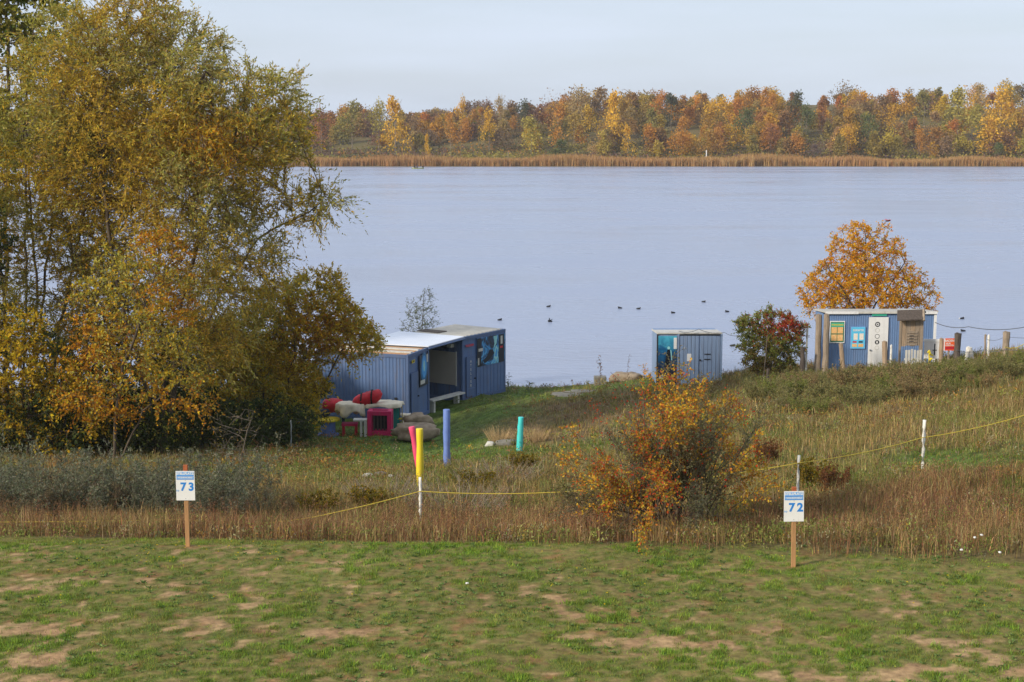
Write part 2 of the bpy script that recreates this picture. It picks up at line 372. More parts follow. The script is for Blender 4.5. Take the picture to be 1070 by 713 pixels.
at = n.nodes.new('ShaderNodeAttribute'); at.attribute_name = 'col'; t = n.nodes.new('ShaderNodeTexNoise'); t.inputs['Scale'].default_value = 9; t.inputs['Detail'].default_value = 8
tcn = n.nodes.new('ShaderNodeTexCoord'); L(tcn.outputs['Object'], t.inputs['Vector'])
mr = n.nodes.new('ShaderNodeMapRange'); mr.inputs['From Min'].default_value = .25; mr.inputs['From Max'].default_value = .75; mr.inputs['To Min'].default_value = .55; mr.inputs['To Max'].default_value = 1.4
L(t.outputs['Fac'], mr.inputs['Value']); vm = n.nodes.new('ShaderNodeVectorMath'); vm.operation = 'SCALE'; L(at.outputs['Color'], vm.inputs[0]); L(mr.outputs[0], vm.inputs['Scale'])
L(vm.outputs[0], b.inputs['Base Color']); b.inputs['Roughness'].default_value = .95; b.inputs['Specular IOR Level'].default_value = .15
t2 = n.nodes.new('ShaderNodeTexNoise'); t2.inputs['Scale'].default_value = 25; t2.inputs['Detail'].default_value = 6; L(tcn.outputs['Object'], t2.inputs['Vector'])
bu = n.nodes.new('ShaderNodeBump'); bu.inputs['Strength'].default_value = .5; bu.inputs['Distance'].default_value = .03; L(t2.outputs['Fac'], bu.inputs['Height']); L(bu.outputs[0], b.inputs['Normal'])
tag(link('ground', np_mesh('ground', np.stack([XX, YY, ZZ], -1).reshape(-1, 3), F, mg, gc.reshape(-1, 3), True)), kind='structure')

# ---------------------------------------------------------------- lake
mw, n, b = nodes('lake_water'); L = n.links.new
b.inputs['Base Color'].default_value = (*S(152, 162, 184), 1); b.inputs['Roughness'].default_value = .22; b.inputs['IOR'].default_value = 1.33
tcn = n.nodes.new('ShaderNodeTexCoord'); mpn = n.nodes.new('ShaderNodeMapping'); mpn.inputs['Scale'].default_value = (.55, 1.4, 1)
L(tcn.outputs['Object'], mpn.inputs['Vector'])
ta = n.nodes.new('ShaderNodeTexNoise'); ta.inputs['Scale'].default_value = 1.3; ta.inputs['Detail'].default_value = 5; ta.inputs['Roughness'].default_value = .65; L(mpn.outputs[0], ta.inputs['Vector'])
tb = n.nodes.new('ShaderNodeTexNoise'); tb.inputs['Scale'].default_value = .045; tb.inputs['Detail'].default_value = 4; L(mpn.outputs[0], tb.inputs['Vector'])
mr = n.nodes.new('ShaderNodeMapRange'); mr.inputs['From Min'].default_value = .35; mr.inputs['From Max'].default_value = .65; mr.inputs['To Min'].default_value = .18; mr.inputs['To Max'].default_value = .34
L(tb.outputs['Fac'], mr.inputs['Value']); L(mr.outputs[0], b.inputs['Roughness'])
bu = n.nodes.new('ShaderNodeBump'); bu.inputs['Strength'].default_value = .8; bu.inputs['Distance'].default_value = .13; L(ta.outputs['Fac'], bu.inputs['Height']); L(bu.outputs[0], b.inputs['Normal'])
me = bpy.data.meshes.new('water'); me.from_pydata([(-640, 60, 0), (640, 60, 0), (640, 470, 0), (-640, 470, 0)], [], [(0, 1, 2, 3)]); me.materials.append(mw)
tag(link('water', me), kind='structure')

# ---------------------------------------------------------------- blades and leaves
def cols_from(pal, N, rng, jit=.12, w=None):
    pal = np.array([S(*c) for c in pal]); i = rng.choice(len(pal), N, p=w)
    c = pal[i]*(1+rng.normal(0, jit, (N, 1)))*(1+rng.normal(0, jit*.4, (N, 3)))
    return np.clip(c, .003, .9)
def blades(Pb, H, W, col, rng, lean=.35, curved=True, winddir=None):
    N = len(Pb); a = rng.uniform(0, 2*np.pi, N); la = rng.uniform(0, 2*np.pi, N); ln = np.abs(rng.normal(0, lean, N))*H
    dx = np.cos(a)*W/2; dy = np.sin(a)*W/2; z0 = np.zeros(N)
    side = np.stack([dx, dy, z0], -1); lv = np.stack([np.cos(la)*ln, np.sin(la)*ln, z0], -1); up = np.stack([z0, z0, H], -1)
    lowered = Pb-np.array([0, 0, .03])
    if curved:
        mid = Pb+up*.55+lv*.3; tip = Pb+up*(1-.25*(ln/H)[:, None].clip(0, 1))+lv
        V = np.stack([lowered-side, lowered+side, mid+side*.75, mid-side*.75, tip], 1).reshape(-1, 3)
        i = np.arange(N)*5; return V, [np.stack([i, i+1, i+2, i+3], -1), np.stack([i+3, i+2, i+4], -1)], np.repeat(col, 5, 0)
    tip = Pb+up+lv; V = np.stack([lowered-side, lowered+side, tip], 1).reshape(-1, 3); i = np.arange(N)*3
    return V, [np.stack([i, i+1, i+2], -1)], np.repeat(col, 3, 0)
def leaves(Pc, axis, Ln, W, col, rng):              # diamond leaves along axis
    N = len(Pc); r = rng.normal(size=(N, 3)); s = np.cross(axis, r); s /= np.linalg.norm(s, axis=1, keepdims=True)+1e-9
    Ln = np.broadcast_to(Ln, N)[:, None]; W = np.broadcast_to(W, N)[:, None]
    V = np.stack([Pc, Pc+axis*Ln*.45+s*W/2, Pc+axis*Ln, Pc+axis*Ln*.45-s*W/2], 1).reshape(-1, 3)
    i = np.arange(N)*4; return V, np.stack([i, i+1, i+2, i+3], -1), np.repeat(col, 4, 0)
def unit(v): return v/(np.linalg.norm(v, axis=-1, keepdims=True)+1e-9)
def sprays(A, Dr, rng, k, L, nl, leaf, wid, colfn, droop=.3, spread=.8, up=.2, twig_col=(80, 66, 50), tw=.006, keep=None, loose=.75):
    """sprays of leaves from anchors A (n,3) with outward directions Dr; returns V, quads, colours, plus twig ribbons"""
    n = len(A); A = np.repeat(A, k, 0); D0 = np.repeat(Dr, k, 0)
    D0 = unit(D0+rng.normal(0, spread, D0.shape)+np.array([0, 0, up])); m = len(A)
    Ls = L*rng.uniform(.5, 1.25, m)
    t = (np.arange(nl)+.5)/nl; t = t[None, :]+rng.uniform(-.5, .5, (m, nl))/nl
    Pt = A[:, None]+D0[:, None]*(t*Ls[:, None])[..., None]; Pt[..., 2] -= droop*(t**2)*Ls[:, None]
    Pt = Pt.reshape(-1, 3); ax = unit(np.repeat(D0, nl, 0)*.8+rng.normal(0, loose, (m*nl, 3))-np.array([0, 0, droop*.6]))
    c = colfn(Pt, rng)
    if keep is not None: q = rng.random(len(Pt)) < keep; Pt, ax, c = Pt[q], ax[q], c[q]
    V, F, Cc = leaves(Pt, ax, leaf*rng.uniform(.7, 1.3, len(Pt)), wid*rng.uniform(.7, 1.3, len(Pt)), c, rng)
    # twigs
    mid = A+D0*(Ls*.5)[:, None]-np.array([0, 0, 1])*(droop*.25*Ls)[:, None]; end = A+D0*Ls[:, None]-np.array([0, 0, 1])*(droop*Ls)[:, None]
    s = unit(np.cross(D0, rng.normal(size=D0.shape)))*tw
    TV = np.stack([A-s, A+s, mid+s*.7, mid-s*.7, end], 1).reshape(-1, 3); i = np.arange(m)*5
    return (V, F, Cc), (TV, [np.stack([i, i+1, i+2, i+3], -1), np.stack([i+3, i+2, i+4], -1)])
def colonize(stems, attrs, rng, step=.4, di=3.0, dk=.8, maxn=5000, up=.05, jit=.15):
    nodes = []; par = []
    for st in stems:
        st = [np.array(p, float) for p in st]; prev = -1
        for a, b_ in zip(st[:-1], st[1:]):
            k = max(1, int(np.linalg.norm(b_-a)/step))
            for q in range(k):
                if prev == -1: nodes.append(a); par.append(-1); prev = 0 if len(nodes) == 1 else len(nodes)-1
                nodes.append(a+(b_-a)*(q+1)/k+rng.normal(0, step*.08, 3)); par.append(prev); prev = len(nodes)-1
    N = np.array(nodes); d = np.full(len(attrs), 1e9); ni = np.zeros(len(attrs), int)
    def upd(s0):
        nonlocal d, ni
        for c0 in range(s0, len(N), 400):
            dd = np.linalg.norm(attrs[:, None]-N[None, c0:c0+400], axis=2); j = dd.argmin(1); v = dd[np.arange(len(attrs)), j]
            q = v < d; d = np.where(q, v, d); ni = np.where(q, j+c0, ni)
    upd(0)
    for it in range(200):
        live = (d > dk) & (d < di)
        if not live.any() or len(N) > maxn: break
        ids, inv = np.unique(ni[live], return_inverse=True)
        dirs = np.zeros((len(ids), 3)); np.add.at(dirs, inv, unit(attrs[live]-N[ni[live]]))
        dirs = unit(unit(dirs)+rng.normal(0, jit, dirs.shape)+np.array([0, 0, up]))
        s0 = len(N); N = np.vstack([N, N[ids]+dirs*step]); par += list(ids); upd(s0)
    return N, np.array(par)
def radii(N, par, tip, ex=2.3, rmax=1):
    r = np.zeros(len(N)); 
    for i in range(len(N)-1, -1, -1):
        if r[i] == 0: r[i] = tip**ex
        if par[i] >= 0: r[par[i]] += r[i]
    return np.minimum(r**(1/ex), rmax)
def branch_mesh(N, par, r, nsd=5):
    i = np.where(par >= 0)[0]; a = N[par[i]]; b_ = N[i]; ra = np.minimum(r[par[i]], r[i]*1.35); rb = r[i]
    ax = unit(b_-a); b_ = b_+ax*(rb*.3)[:, None]; ref = np.where(np.abs(ax[:, 2:]) < .9, np.array([[0, 0, 1.]]), np.array([[1., 0, 0]])); t = unit(np.cross(ax, ref)); s = np.cross(ax, t)
    rings = []
    for c, rr in ((a, ra), (b_, rb)):
        for k in range(nsd):
            an = 2*np.pi*k/nsd; rings.append(c+(t*np.cos(an)+s*np.sin(an))*rr[:, None])
    V = np.stack(rings, 1).reshape(-1, 3); o = np.arange(len(i))*2*nsd
    F = np.concatenate([np.stack([o+k, o+(k+1) % nsd, o+nsd+(k+1) % nsd, o+nsd+k], -1) for k in range(nsd)])
    return V, F
def in_blobs(blobs, N, rng, shell=.35):
    """blobs: list of (centre, radii, weight)"""
    w_ = np.array([b_[2]*b_[1][0]*b_[1][1]*b_[1][2] for b_ in blobs]); w_ /= w_.sum(); k = rng.choice(len(blobs), N, p=w_)
    c = np.array([list(b_[0]) for b_ in blobs])[k]; r = np.array([b_[1] for b_ in blobs])[k]
    return c+unit(rng.normal(size=(N, 3)))*(rng.random((N, 1))**shell)*r
def pblob(px, py, D, rx, ry, rd, wt=1):             # ellipsoid given in metres from picture extents
    c = P(px, py, D); m = pxm(D); return (c, (rx/m, rd, ry/m), wt)
def clump_col(pal1, pal2, sc=.6, seed=0, bias=.5, jit=.14, extra=None):
    def f(Pt, rng):
        n_ = fbm(Pt[:, 0]*sc+Pt[:, 2]*.37, Pt[:, 2]*sc+Pt[:, 1]*.31, seed, 3)
        q = (n_+rng.normal(0, .10, len(Pt))) > bias
        c = np.where(q[:, None], cols_from(pal1, len(Pt), rng, jit), cols_from(pal2, len(Pt), rng, jit))
        if extra: c = extra(Pt, c, rng)
        return c
    return f
def make_tree(name, label, cat, stems, blobs, seed, natt=1500, step=.45, di=3.5, dk=.9, tip=.012, k=4, L=.7, nl=9, leaf=.09, wid=.03, colfn=None, droop=.3,
              thin=.03, keep=None, group=None, bark=None, rmax=.35, shell=.35, up=.2, spread=.8, tw=.006, parts=('trunk', 'crown'), maxn=5000, ex=2.3, growup=.05, loose=.75):
    rng = np.random.default_rng(seed); at_ = in_blobs(blobs, natt, rng, shell)
    N, par = colonize(stems, at_, rng, step, di, dk, maxn, growup); r = radii(N, par, tip, ex, rmax)
    base = Vector(stems[0][0]); th = thing(name, label, cat, base, 0, group); off = np.array(base)
    V, F = branch_mesh(N, par, r); 
    sel = np.where((r < thin) & (par >= 0))[0]; A = N[sel]; Dr = unit(N[sel]-N[par[sel]])
    A = A+rng.normal(0, step*.25, A.shape)
    (LV, LF, LC), (TV, TF) = sprays(A, Dr, rng, k, L, nl, leaf, wid, colfn, droop, spread, up, tw=tw, keep=keep, loose=loose)
    nV = len(V); Vt = np.vstack([V, TV]); me = np_mesh(parts[0], Vt-off, [F, TF[0]+nV, TF[1]+nV], bark or M_bark); link(parts[0], me, th)
    link(parts[1], np_mesh(parts[1], LV-off, LF, M_leaf, LC), th)
    print(label[:40], 'nodes', len(N), 'leaves', len(LF))
    return th
print('base ready')
# ================================================================ CONTAINERS (left row)
def frame_rot(gx, gy): return math.atan2(gy, gx)
# --- container with the junk pile in front
pA = P(426, 371, 65); zA = hz(pA.x, pA.y)-.05; HA = pA.z-zA
def uvset(o): pass
rzA = frame_rot(.32, .947); LA, WA = 4.3, 2.38
tA = thing('blue_container', 'blue corrugated container with yellow plate and narrow underwater poster, behind the pile of furniture', 'container', (pA.x, pA.y, zA), rzA, 'containers of the diving base')
m = MB(); m.box((.03, .03, .02), (WA-.03, LA-.03, HA-.12), M_blue)
m.corr((0, LA-.1, 0), (0, -1, 0), LA-.2, .16, HA-.14, (-1, 0, 0), M_blue, .16, .018)
m.corr((WA, .1, 0), (0, 1, 0), LA-.2, .16, HA-.14, (1, 0, 0), M_blue, .16, .03)
m.corr((WA-.1, LA, 0), (-1, 0, 0), WA-.2, .16, HA-.14, (0, 1, 0), M_blue, .16, .03); m.build('wall', tA)
m = MB()
for x, y in ((-.03, -.03), (WA-.09, -.03), (-.03, LA-.09), (WA-.09, LA-.09)): m.box((x, y, 0), (x+.12, y+.12, HA-.001), M_bluedk)
for z0, z1 in ((0.005, .15), (HA-.15, HA-.004)):
    m.box((-.035, .09, z0), (.05, LA-.09, z1), M_bluedk); m.box((WA-.05, .09, z0), (WA+.035, LA-.09, z1), M_bluedk)
    m.box((.09, -.035, z0), (WA-.09, .05, z1), M_bluedk); m.box((.09, LA-.05, z0), (WA-.09, LA+.035, z1), M_bluedk)
m.build('frame', tA)
m = MB(); m.box((.06, .06, HA-.11), (WA-.06, LA-.06, HA-.03), M_roofgrey)
for k_ in range(5): m.box((.15+k_*.42, .1, HA-.028), (.42+k_*.42, LA-.15, HA+.0+.02*(k_ % 2)), M_woodtan if k_ % 2 == 0 else M_offwhite)
m.build('roof', tA)
m = MB(); m.box((.3, -.045, .17), (1.08, .0, 2.12), M_bluedk); dA = m.build('door', tA)
m = MB(); m.box((.98, -.1, 1.0), (1.03, -.047, 1.06), M_black); m.box((.9, -.11, 1.01), (1.03, -.09, 1.04), M_black); m.build('handle', dA)
m = MB(); m.box((.36, -.06, HA-.42), (.66, -.037, HA-.3), M_yel); m.text('DIVE', .51, HA-.36, .1, -.063, M_black, .004); m.build('plate', tA)
m = MB(); x0, x1, z0, z1 = 1.2, 2.22, HA-1.62, HA-.22
m.box((x0, -.06, z0), (x1, -.036, z1), M_seadk); m.disc((x0+x1)/2, z0+.82, .42, -.064, M_sea, 20, .68); m.disc((x0+x1)/2, z0+.85, .27, -.067, M_seablue, 20, .5); m.disc((x0+x1)/2, z0+.88, .1, -.070, M_seapale, 14, .25)
m.rect(x0+.08, z0+.1, x0+.6, z0+.28, -.066, M_offwhite); m.rect(x1-.2, z1-.4, x1-.06, z1-.05, -.066, M_offwhite); m.build('poster', tA)
m = MB(); m.box((-.06, .5, 1.0), (-.035, .62, 1.1), M_black); m.build('vent_cover', tA)
# --- container B
pB = P(483, 353, 70.1); zB = hz(pB.x+.6, pB.y+.6)-.12; HB = pB.z-zB+.02; WB, LB = 3.42, 2.95
rzB = frame_rot(.57, .82)
tB = thing('blue_container', 'farthest blue container of the row, with the wide underwater poster and grey roof', 'container', (pB.x, pB.y, zB), rzB, 'containers of the diving base')
m = MB(); m.box((.03, .03, .02), (WB-.03, LB-.03, HB-.12), M_blue)
m.corr((WB, .1, 0), (0, 1, 0), LB-.2, .16, HB-.14, (1, 0, 0), M_blue, .16, .03)
for k_ in range(8): m.box((1.1+k_*.28, -.02, .16), (1.36+k_*.28, .01, HB-.15), M_blue)
for k_ in range(9): m.box((-.02, .12+k_*.3, .16), (.01, .4+k_*.3, HB-.15), M_bluedk)
m.build('wall', tB)
m = MB()
for x, y in ((-.03, -.03), (WB-.09, -.03), (-.03, LB-.09), (WB-.09, LB-.09)): m.box((x, y, 0), (x+.12, y+.12, HB-.001), M_bluedk)
for z0, z1 in ((0.005, .15), (HB-.15, HB-.004)):
    m.box((-.035, .09, z0), (.05, LB-.09, z1), M_bluedk); m.box((WB-.05, .09, z0), (WB+.035, LB-.09, z1), M_bluedk)
    m.box((.09, -.035, z0), (WB-.09, .05, z1), M_bluedk); m.box((.09, LB-.05, z0), (WB-.09, LB+.035, z1), M_bluedk)
m.build('frame', tB)
m = MB(); m.box((.06, .06, HB-.11), (WB-.06, LB-.06, HB-.03), M_roofgrey)
m.corr((.08, LB*.5, 0), (1, 0, 0), WB-.16, HB-.026, HB-.02, (0, 0, 0), M_roofgrey)
for k_ in range(11): m.box((.12+k_*.3, .1, HB-.028), (.34+k_*.3, LB-.02, HB+.012), M_roofgrey)
m.box((.3, LB-1.3, HB+.014), (1.0, LB-.05, HB+.05), M_wooddk); m.build('roof', tB)
m = MB(); m.box((.28, -.045, .17), (.95, 0, 2.1), M_bluedk); dB = m.build('door', tB)
m = MB(); m.box((.34, -.052, .55), (.9, -.046, .6), M_blue)
m.build('kick_plate', dB)
for k_, ch in enumerate('ATELIER'): m = MB(); m.text(ch, .6, 1.85-k_*.19, .17, -.05, M_offwhite, .004); m.build('letter', dB)
m = MB(); m.box((.86, -.12, 1.0), (.91, -.047, 1.05), M_black); m.build('handle', dB)
m = MB(); m.box((.2, -.06, HB-.5), (.8, -.038, HB-.38), M_bluedk); m.text('TAUCHEN', .5, HB-.44, .14, -.063, M_redp, .008); m.build('plate', tB)
m = MB(); x0, x1, z0, z1 = 1.1, 3.34, HB-1.55, HB-.2; y = -.05
m.box((x0, y, z0), (x1, -.022, z1), M_photo)
m.rect(x0, z0, 1.42, z1, y-.003, M_seadk); m.poly([(2.42,z1-.03),(2.74,z1-.03),(2.66,z0+.95),(2.4,z0+.7),(2.5,z0+.95)], y-.003, M_seapale)
m.poly([(2.46,z0+.3),(2.52,z0+.6),(2.62,z0+.88),(2.76,z0+.72),(2.76,z0+.26),(2.62,z0+.14)], y-.004, M_seapale); m.poly([(2.52,z0+.34),(2.64,z0+.74),(2.72,z0+.6),(2.68,z0+.3)], y-.007, M_seablue)
m.poly([(1.55,z0+.25),(1.9,z0+.45),(2.1,z0+.72),(2.35,z0+.7),(2.48,z0+.5),(2.2,z0+.32),(2.0,z0+.2),(1.7,z0+.1)], y-.006, M_seadk); m.rect(2.84, z0, 3.3, z1, y-.003, M_seadk)
m.rect(1.2, z0+.72, 1.55, z0+.86, y-.007, M_offwhite); m.rect(1.16, z0+.08, 1.26, z0+.42, y-.007, M_offwhite); m.rect(3.0, z0+.88, 3.16, z1-.08, y-.007, M_offwhite); m.rect(2.95, z0+.68, 3.18, z0+.78, y-.007, M_redp)
m.build('poster', tB)
m = MB(); m.box((-.06, .35, .78), (-.022, 1.95, 2.32), M_board); m.box((-.065, .3, .74), (-.024, .35, 2.36), M_offwhite); m.build('notice_board', tB)
m = MB(); m.box((-.3, .7, HB-.52), (-.04, 1.9, HB-.36), M_black); m.box((-.28, .45, HB-.50), (-.04, .68, HB-.34), M_offwhite); m.build('lamp_housing', tB)
# --- shelter roof spanning the two
ga = Vector((math.cos(rzA), math.sin(rzA), 0)); la = Vector((-math.sin(rzA), math.cos(rzA), 0)); gb = Vector((math.cos(rzB), math.sin(rzB), 0)); lb = Vector((-math.sin(rzB), math.cos(rzB), 0))
oA = Vector((pA.x, pA.y, pA.z)); oB = Vector((pB.x, pB.y, pA.z))
c0 = oA+ga*2.2-la*.08; c1 = oA+ga*2.2+la*3.3; c2 = oB-gb*.3+lb*3.5; c3 = oB+gb*.05-lb*.08
def slab(mb, q, z0, z1, m_): 
    vs = [(p.x-c0.x, p.y-c0.y, z0) for p in q]+[(p.x-c0.x, p.y-c0.y, z1) for p in q]
    mb.add(vs, [(3,2,1,0),(4,5,6,7),(0,1,5,4),(1,2,6,5),(2,3,7,6),(3,0,4,7)], m_)
tS = thing('shelter_roof', 'metal sheet roof, sky reflection painted in as white, bridging the gap between the two blue containers, over the bench', 'roof', (c0.x, c0.y, pA.z))
m = MB(); slab(m, (c0, c3, c2, c1), .03, .07, M_roofsky); m.build('roof_sheet', tS)
m = MB(); a = c0-c0; bq = c3-c0; m.bar((a.x, a.y, -.04), (bq.x, bq.y, -.04), .06, M_bluedk, n=4); m.build('front_beam', tS)
m = MB(); wq0 = oA+ga*2.42+la*2.9-c0; wq1 = oB-gb*.05+lb*2.8-c0
m.corr((wq0.x, wq0.y, 0), (wq1-wq0).normalized(), (wq1-wq0).length, -2.7, .02, (wq1-wq0).normalized().cross(Vector((0,0,1))), M_bluedk, .2, .03); m.build('rear_panel', tS)
# --- bench in the opening
b0 = P(449, 413, 67.9); b1 = P(483, 411.5, 70.0); zg = hz(b0.x, b0.y)
tb_ = thing('bench', 'white bench in front of the open shelter between the blue containers', 'bench', (b0.x, b0.y, zg), math.atan2(b1.y-b0.y, b1.x-b0.x))
bl = math.hypot(b1.x-b0.x, b1.y-b0.y); bh = b0.z-zg; bh = max(.42, min(.6, bh))
m = MB(); m.box((0, -.18, bh-.07), (bl, .2, bh), M_offwhite); m.build('seat', tb_)
for x in (.15, bl-.5):
    m = MB(); m.box((x, -.12, -.05), (x+.12, .14, bh-.072), M_offwhite); m.build('leg', tb_)
print('zA', pA.z-zA, 'zB', HB, 'bench', bh, bl)

# ================================================================ JUNK PILE
def at(px, py): return hit(px, py)
g = at(343, 455); sc = pxm(g.y); tq = thing('cable_drum_table', 'cable drum table with yellow top and blue barrel at the left of the pile', 'table', g)
m = MB(); m.bar((0,0,.62), (0,0,.69), .5, M_yel, n=28); m.build('top', tq, bevel=.01)
m = MB(); m.bar((0,0,.05), (0,0,.618), .3, M_polb, n=24); m.build('barrel', tq); m = MB(); m.bar((0,0,-.04), (0,0,.048), .46, M_polb, n=28); m.build('base', tq)
def bag(name, label, c, ln, r, ang, m_, straps=0, seed=0, tilt=0, cat='bag'):
    rn = random.Random(seed); th = thing(name, label, cat, c, ang); V = []; F = []; n_, k_ = 16, 14
    for i in range(k_+1):
        f = i/k_; x = (f-.5)*ln; rr = r*min(1, (1-(abs(2*f-1))**4)**.5+.02)
        for j in range(n_):
            a_ = 2*math.pi*j/n_; q = rr*(1+.07*math.sin(5*a_+i)+rn.uniform(-.05, .05)); V.append((x, math.cos(a_)*q, math.sin(a_)*q*.9+x*tilt))
    for i in range(k_):
        for j in range(n_): F.append((i*n_+j, i*n_+(j+1) % n_, (i+1)*n_+(j+1) % n_, (i+1)*n_+j))
    mb = MB(); mb.add(V, F, m_); mb.build('cover', th, smooth=True)
    for s_ in range(straps):
        x = ((s_+1)/(straps+1)-.5)*ln; mb = MB(); mb.bar((x-.03, 0, x*tilt), (x+.03, 0, x*tilt), r*1.04, M_black, n=16); mb.build('strap', th)
    return th
bag('duffel_bag', 'plump red bag slumped behind the cable drum table, left of the cream cloth', P(348, 424, 63), .95, .34, .1, M_red, 0, 1)
bag('duffel_bag', 'red roll bag with two black straps, lying tilted on top of the furniture pile', P(383.5, 417, 62.4), 1.3, .32, -.05, M_red, 2, 2, .32)
bag('dark_sack', 'dark blue sack under the slumped red bag on the drum table', P(338, 432, 62.6), .55, .2, .5, M_coat, 0, 3, .1, 'sack')
def drape(name, label, c, w_, d_, h_, seed, m_=M_cloth, rag=.12):
    rn = random.Random(seed); V = []; F = []; rings = 7; n_ = 36
    for i in range(rings+1):
        f = i/rings
        for j in range(n_):
            a_ = 2*math.pi*j/n_; fold = 1+.10*math.sin(a_*7+seed)*f+.05*math.sin(a_*13+2*seed)*f
            if f < .55: rr = f/.55; z = .05*math.sin(a_*3)*f
            else: rr = 1+.06*(f-.55); z = -(f-.55)/.45*h_*(1+.35*math.sin(a_*4+seed)*1.0)
            V.append((math.cos(a_)*rr*w_/2*fold, math.sin(a_)*rr*d_/2*fold, z+rn.uniform(-1, 1)*rag*.12))
    for i in range(rings):
        for j in range(n_): F.append((i*n_+j, i*n_+(j+1) % n_, (i+1)*n_+(j+1) % n_, (i+1)*n_+j))
    mb = MB(); mb.add(V, F, m_); o = mb.build(name, None, c, True); md = o.modifiers.new('thick', 'SOLIDIFY'); md.thickness = .012
    return tag(o, label, 'cloth')
drape('tarpaulin', 'crumpled cream cloth hanging down between the two red bags', P(366, 421, 62.3), 1.15, .9, .42, 3)
tt = P(399, 420.5, 62.6); drape('tarpaulin', 'cream cloth spread over the top of the magenta and teal cabinets', tt, 1.7, 1.15, .14, 5)
g = at(395, 456); zt = tt.z-.03
def framebox(name, label, cat, g, w_, d_, h_, m_, door=None, rz=0, post=.1, back=M_black, slats=0):
    th = thing(name, label, cat, g, rz); mb = MB()
    for x in (0, w_-post):
        for y in (0, d_-post): mb.box((x, y, -.05), (x+post, y+post, h_), m_)
    for z in (0.02, h_-post*1.01): 
        mb.box((post, 0.004, z), (w_-post, post-.004, z+post), m_); mb.box((post, d_-post+.004, z), (w_-post, d_-.004, z+post), m_)
        mb.box((0.004, post, z), (post-.004, d_-post, z+post), m_); mb.box((w_-post+.004, post, z), (w_-.004, d_-post, z+post), m_)
    mb.build('frame', th)
    mb = MB(); mb.box((post*.5, d_-post*.6, .05), (w_-post*.5, d_-post*.4, h_-.05), back); mb.box((post*.4, post, .05), (post*.6, d_-post, h_-.05), back); mb.box((w_-post*.6, post, .05), (w_-post*.4, d_-post, h_-.05), back)
    for s_ in range(slats): mb.box((post+.03+s_*.14, d_*.5, .12), (post+.1+s_*.14, d_*.5+.02, h_-.12), M_wooddk)
    mb.build('panel', th); return th
gx = at(384, 456); framebox('open_cabinet', 'magenta open frame cabinet standing under the cream cloth', 'cabinet', (gx.x, gx.y, gx.z), .98, .6, zt-gx.z-.05, M_mag, rz=-.06, post=.17, slats=4)
gx = at(407.5, 452); th = thing('crate_table', 'teal slatted crate at the right of the magenta cabinet', 'crate', (gx.x, gx.y+.1, gx.z), -.05)
m = MB(); hh = zt-gx.z-.06
for k_ in range(3): m.box((k_*.13, 0, -.04), (k_*.13+.12, .05, hh-.01*k_), M_teal)
m.box((0, .052, -.04), (.38, .5, hh-.05), M_black); m.build('boards', th)
gx = at(415, 451); th = thing('folding_trestle', 'ochre wooden trestle holding up the right end of the cream cloth', 'trestle', (gx.x, gx.y+.1, gx.z))
for x0, x1 in ((0, .05), (.22, .2)):
    m = MB(); m.bar((x0, 0, -.05), (x1, .02, hh-.02), .03, M_olive, n=4); m.build('leg', th)
m = MB(); m.bar((.02, .01, .5), (.21, .01, .52), .04, M_yel, n=4); m.build('rail', th)
gx = at(357, 456); th = thing('stool', 'small dark red stool under the cream cloth, right of the cable drum table', 'stool', (gx.x, gx.y, gx.z), .03)
m = MB(); m.box((0, 0, .42), (.66, .42, .52), M_mag); m.build('seat', th)
for x in (.02, .54):
    for y in (.02, .3):
        m = MB(); m.box((x, y, -.04), (x+.1, y+.1, .418), M_redp); m.build('leg', th)
gx = at(353, 447); th = thing('low_table', 'teal topped low table behind the dark red stool, partly under the cream cloth', 'table', (gx.x+.1, gx.y+.35, gx.z))
m = MB(); m.box((0, 0, .6), (1.0, .6, .66), M_teal); m.build('top', th)
for x in (.03, .9):
    for y in (.03, .48):
        m = MB(); m.box((x, y, -.04), (x+.07, y+.07, .598), M_coat); m.build('leg', th)
gx = at(377, 457); th = thing('side_stand', 'narrow white stand between the dark red stool and the magenta cabinet', 'stand', (gx.x, gx.y, gx.z), .02)
m = MB(); m.box((-.3, 0, .64), (.3-.06, .4, .7), M_offwhite); m.build('top', th)
for x in (-.03, .13): m = MB(); m.box((x, .01, -.05), (x+.09, .38, .638), M_offwhite); m.build('leg', th)
gx = at(423.5, 442.5); th = thing('stool', 'low white stool beside the boulders, at the corner of the near container', 'stool', (gx.x, gx.y, gx.z))
m = MB(); m.box((-.22, 0, .32), (.22, .3, .38), M_offwhite); m.build('seat', th)
for x in (-.15, .07): m = MB(); m.box((x, .03, -.05), (x+.09, .27, .318), M_offwhite); m.build('leg', th)
def boulder(name, label, c, rx, ry, rz_, seed, m_=M_stone, cat='boulder', yaw=0, group=None):
    rn = np.random.default_rng(seed); V = []; F = []; nu, nv = 22, 12
    for i in range(nv+1):
        ph = math.pi*i/nv
        for j in range(nu):
            t_ = 2*math.pi*j/nu; x = math.sin(ph)*math.cos(t_); y = math.sin(ph)*math.sin(t_); z = math.cos(ph)
            V.append([x, y, z])
    V = np.array(V); q = 1+.9*(fbm(V[:, 0]*2.2+seed, V[:, 1]*1.6+V[:, 2]*1.3, seed, 4)-.5); V = np.sign(V)*np.abs(V)**.8*q[:, None]*np.array([rx, ry, rz_])
    for i in range(nv):
        for j in range(nu): F.append((i*nu+j, (i+1)*nu+j, (i+1)*nu+(j+1) % nu, i*nu+(j+1) % nu))
    mb = MB(); mb.add(V.tolist(), F, m_); o = mb.build(name, None, c, True, yaw); return tag(o, label, cat, group)
gx = at(434, 462); boulder('boulder', 'broad flat boulder lying below the rounder one, left of the pink pole', (gx.x, gx.y+.4, gx.z+.3), 1.0, .6, .30, 4)
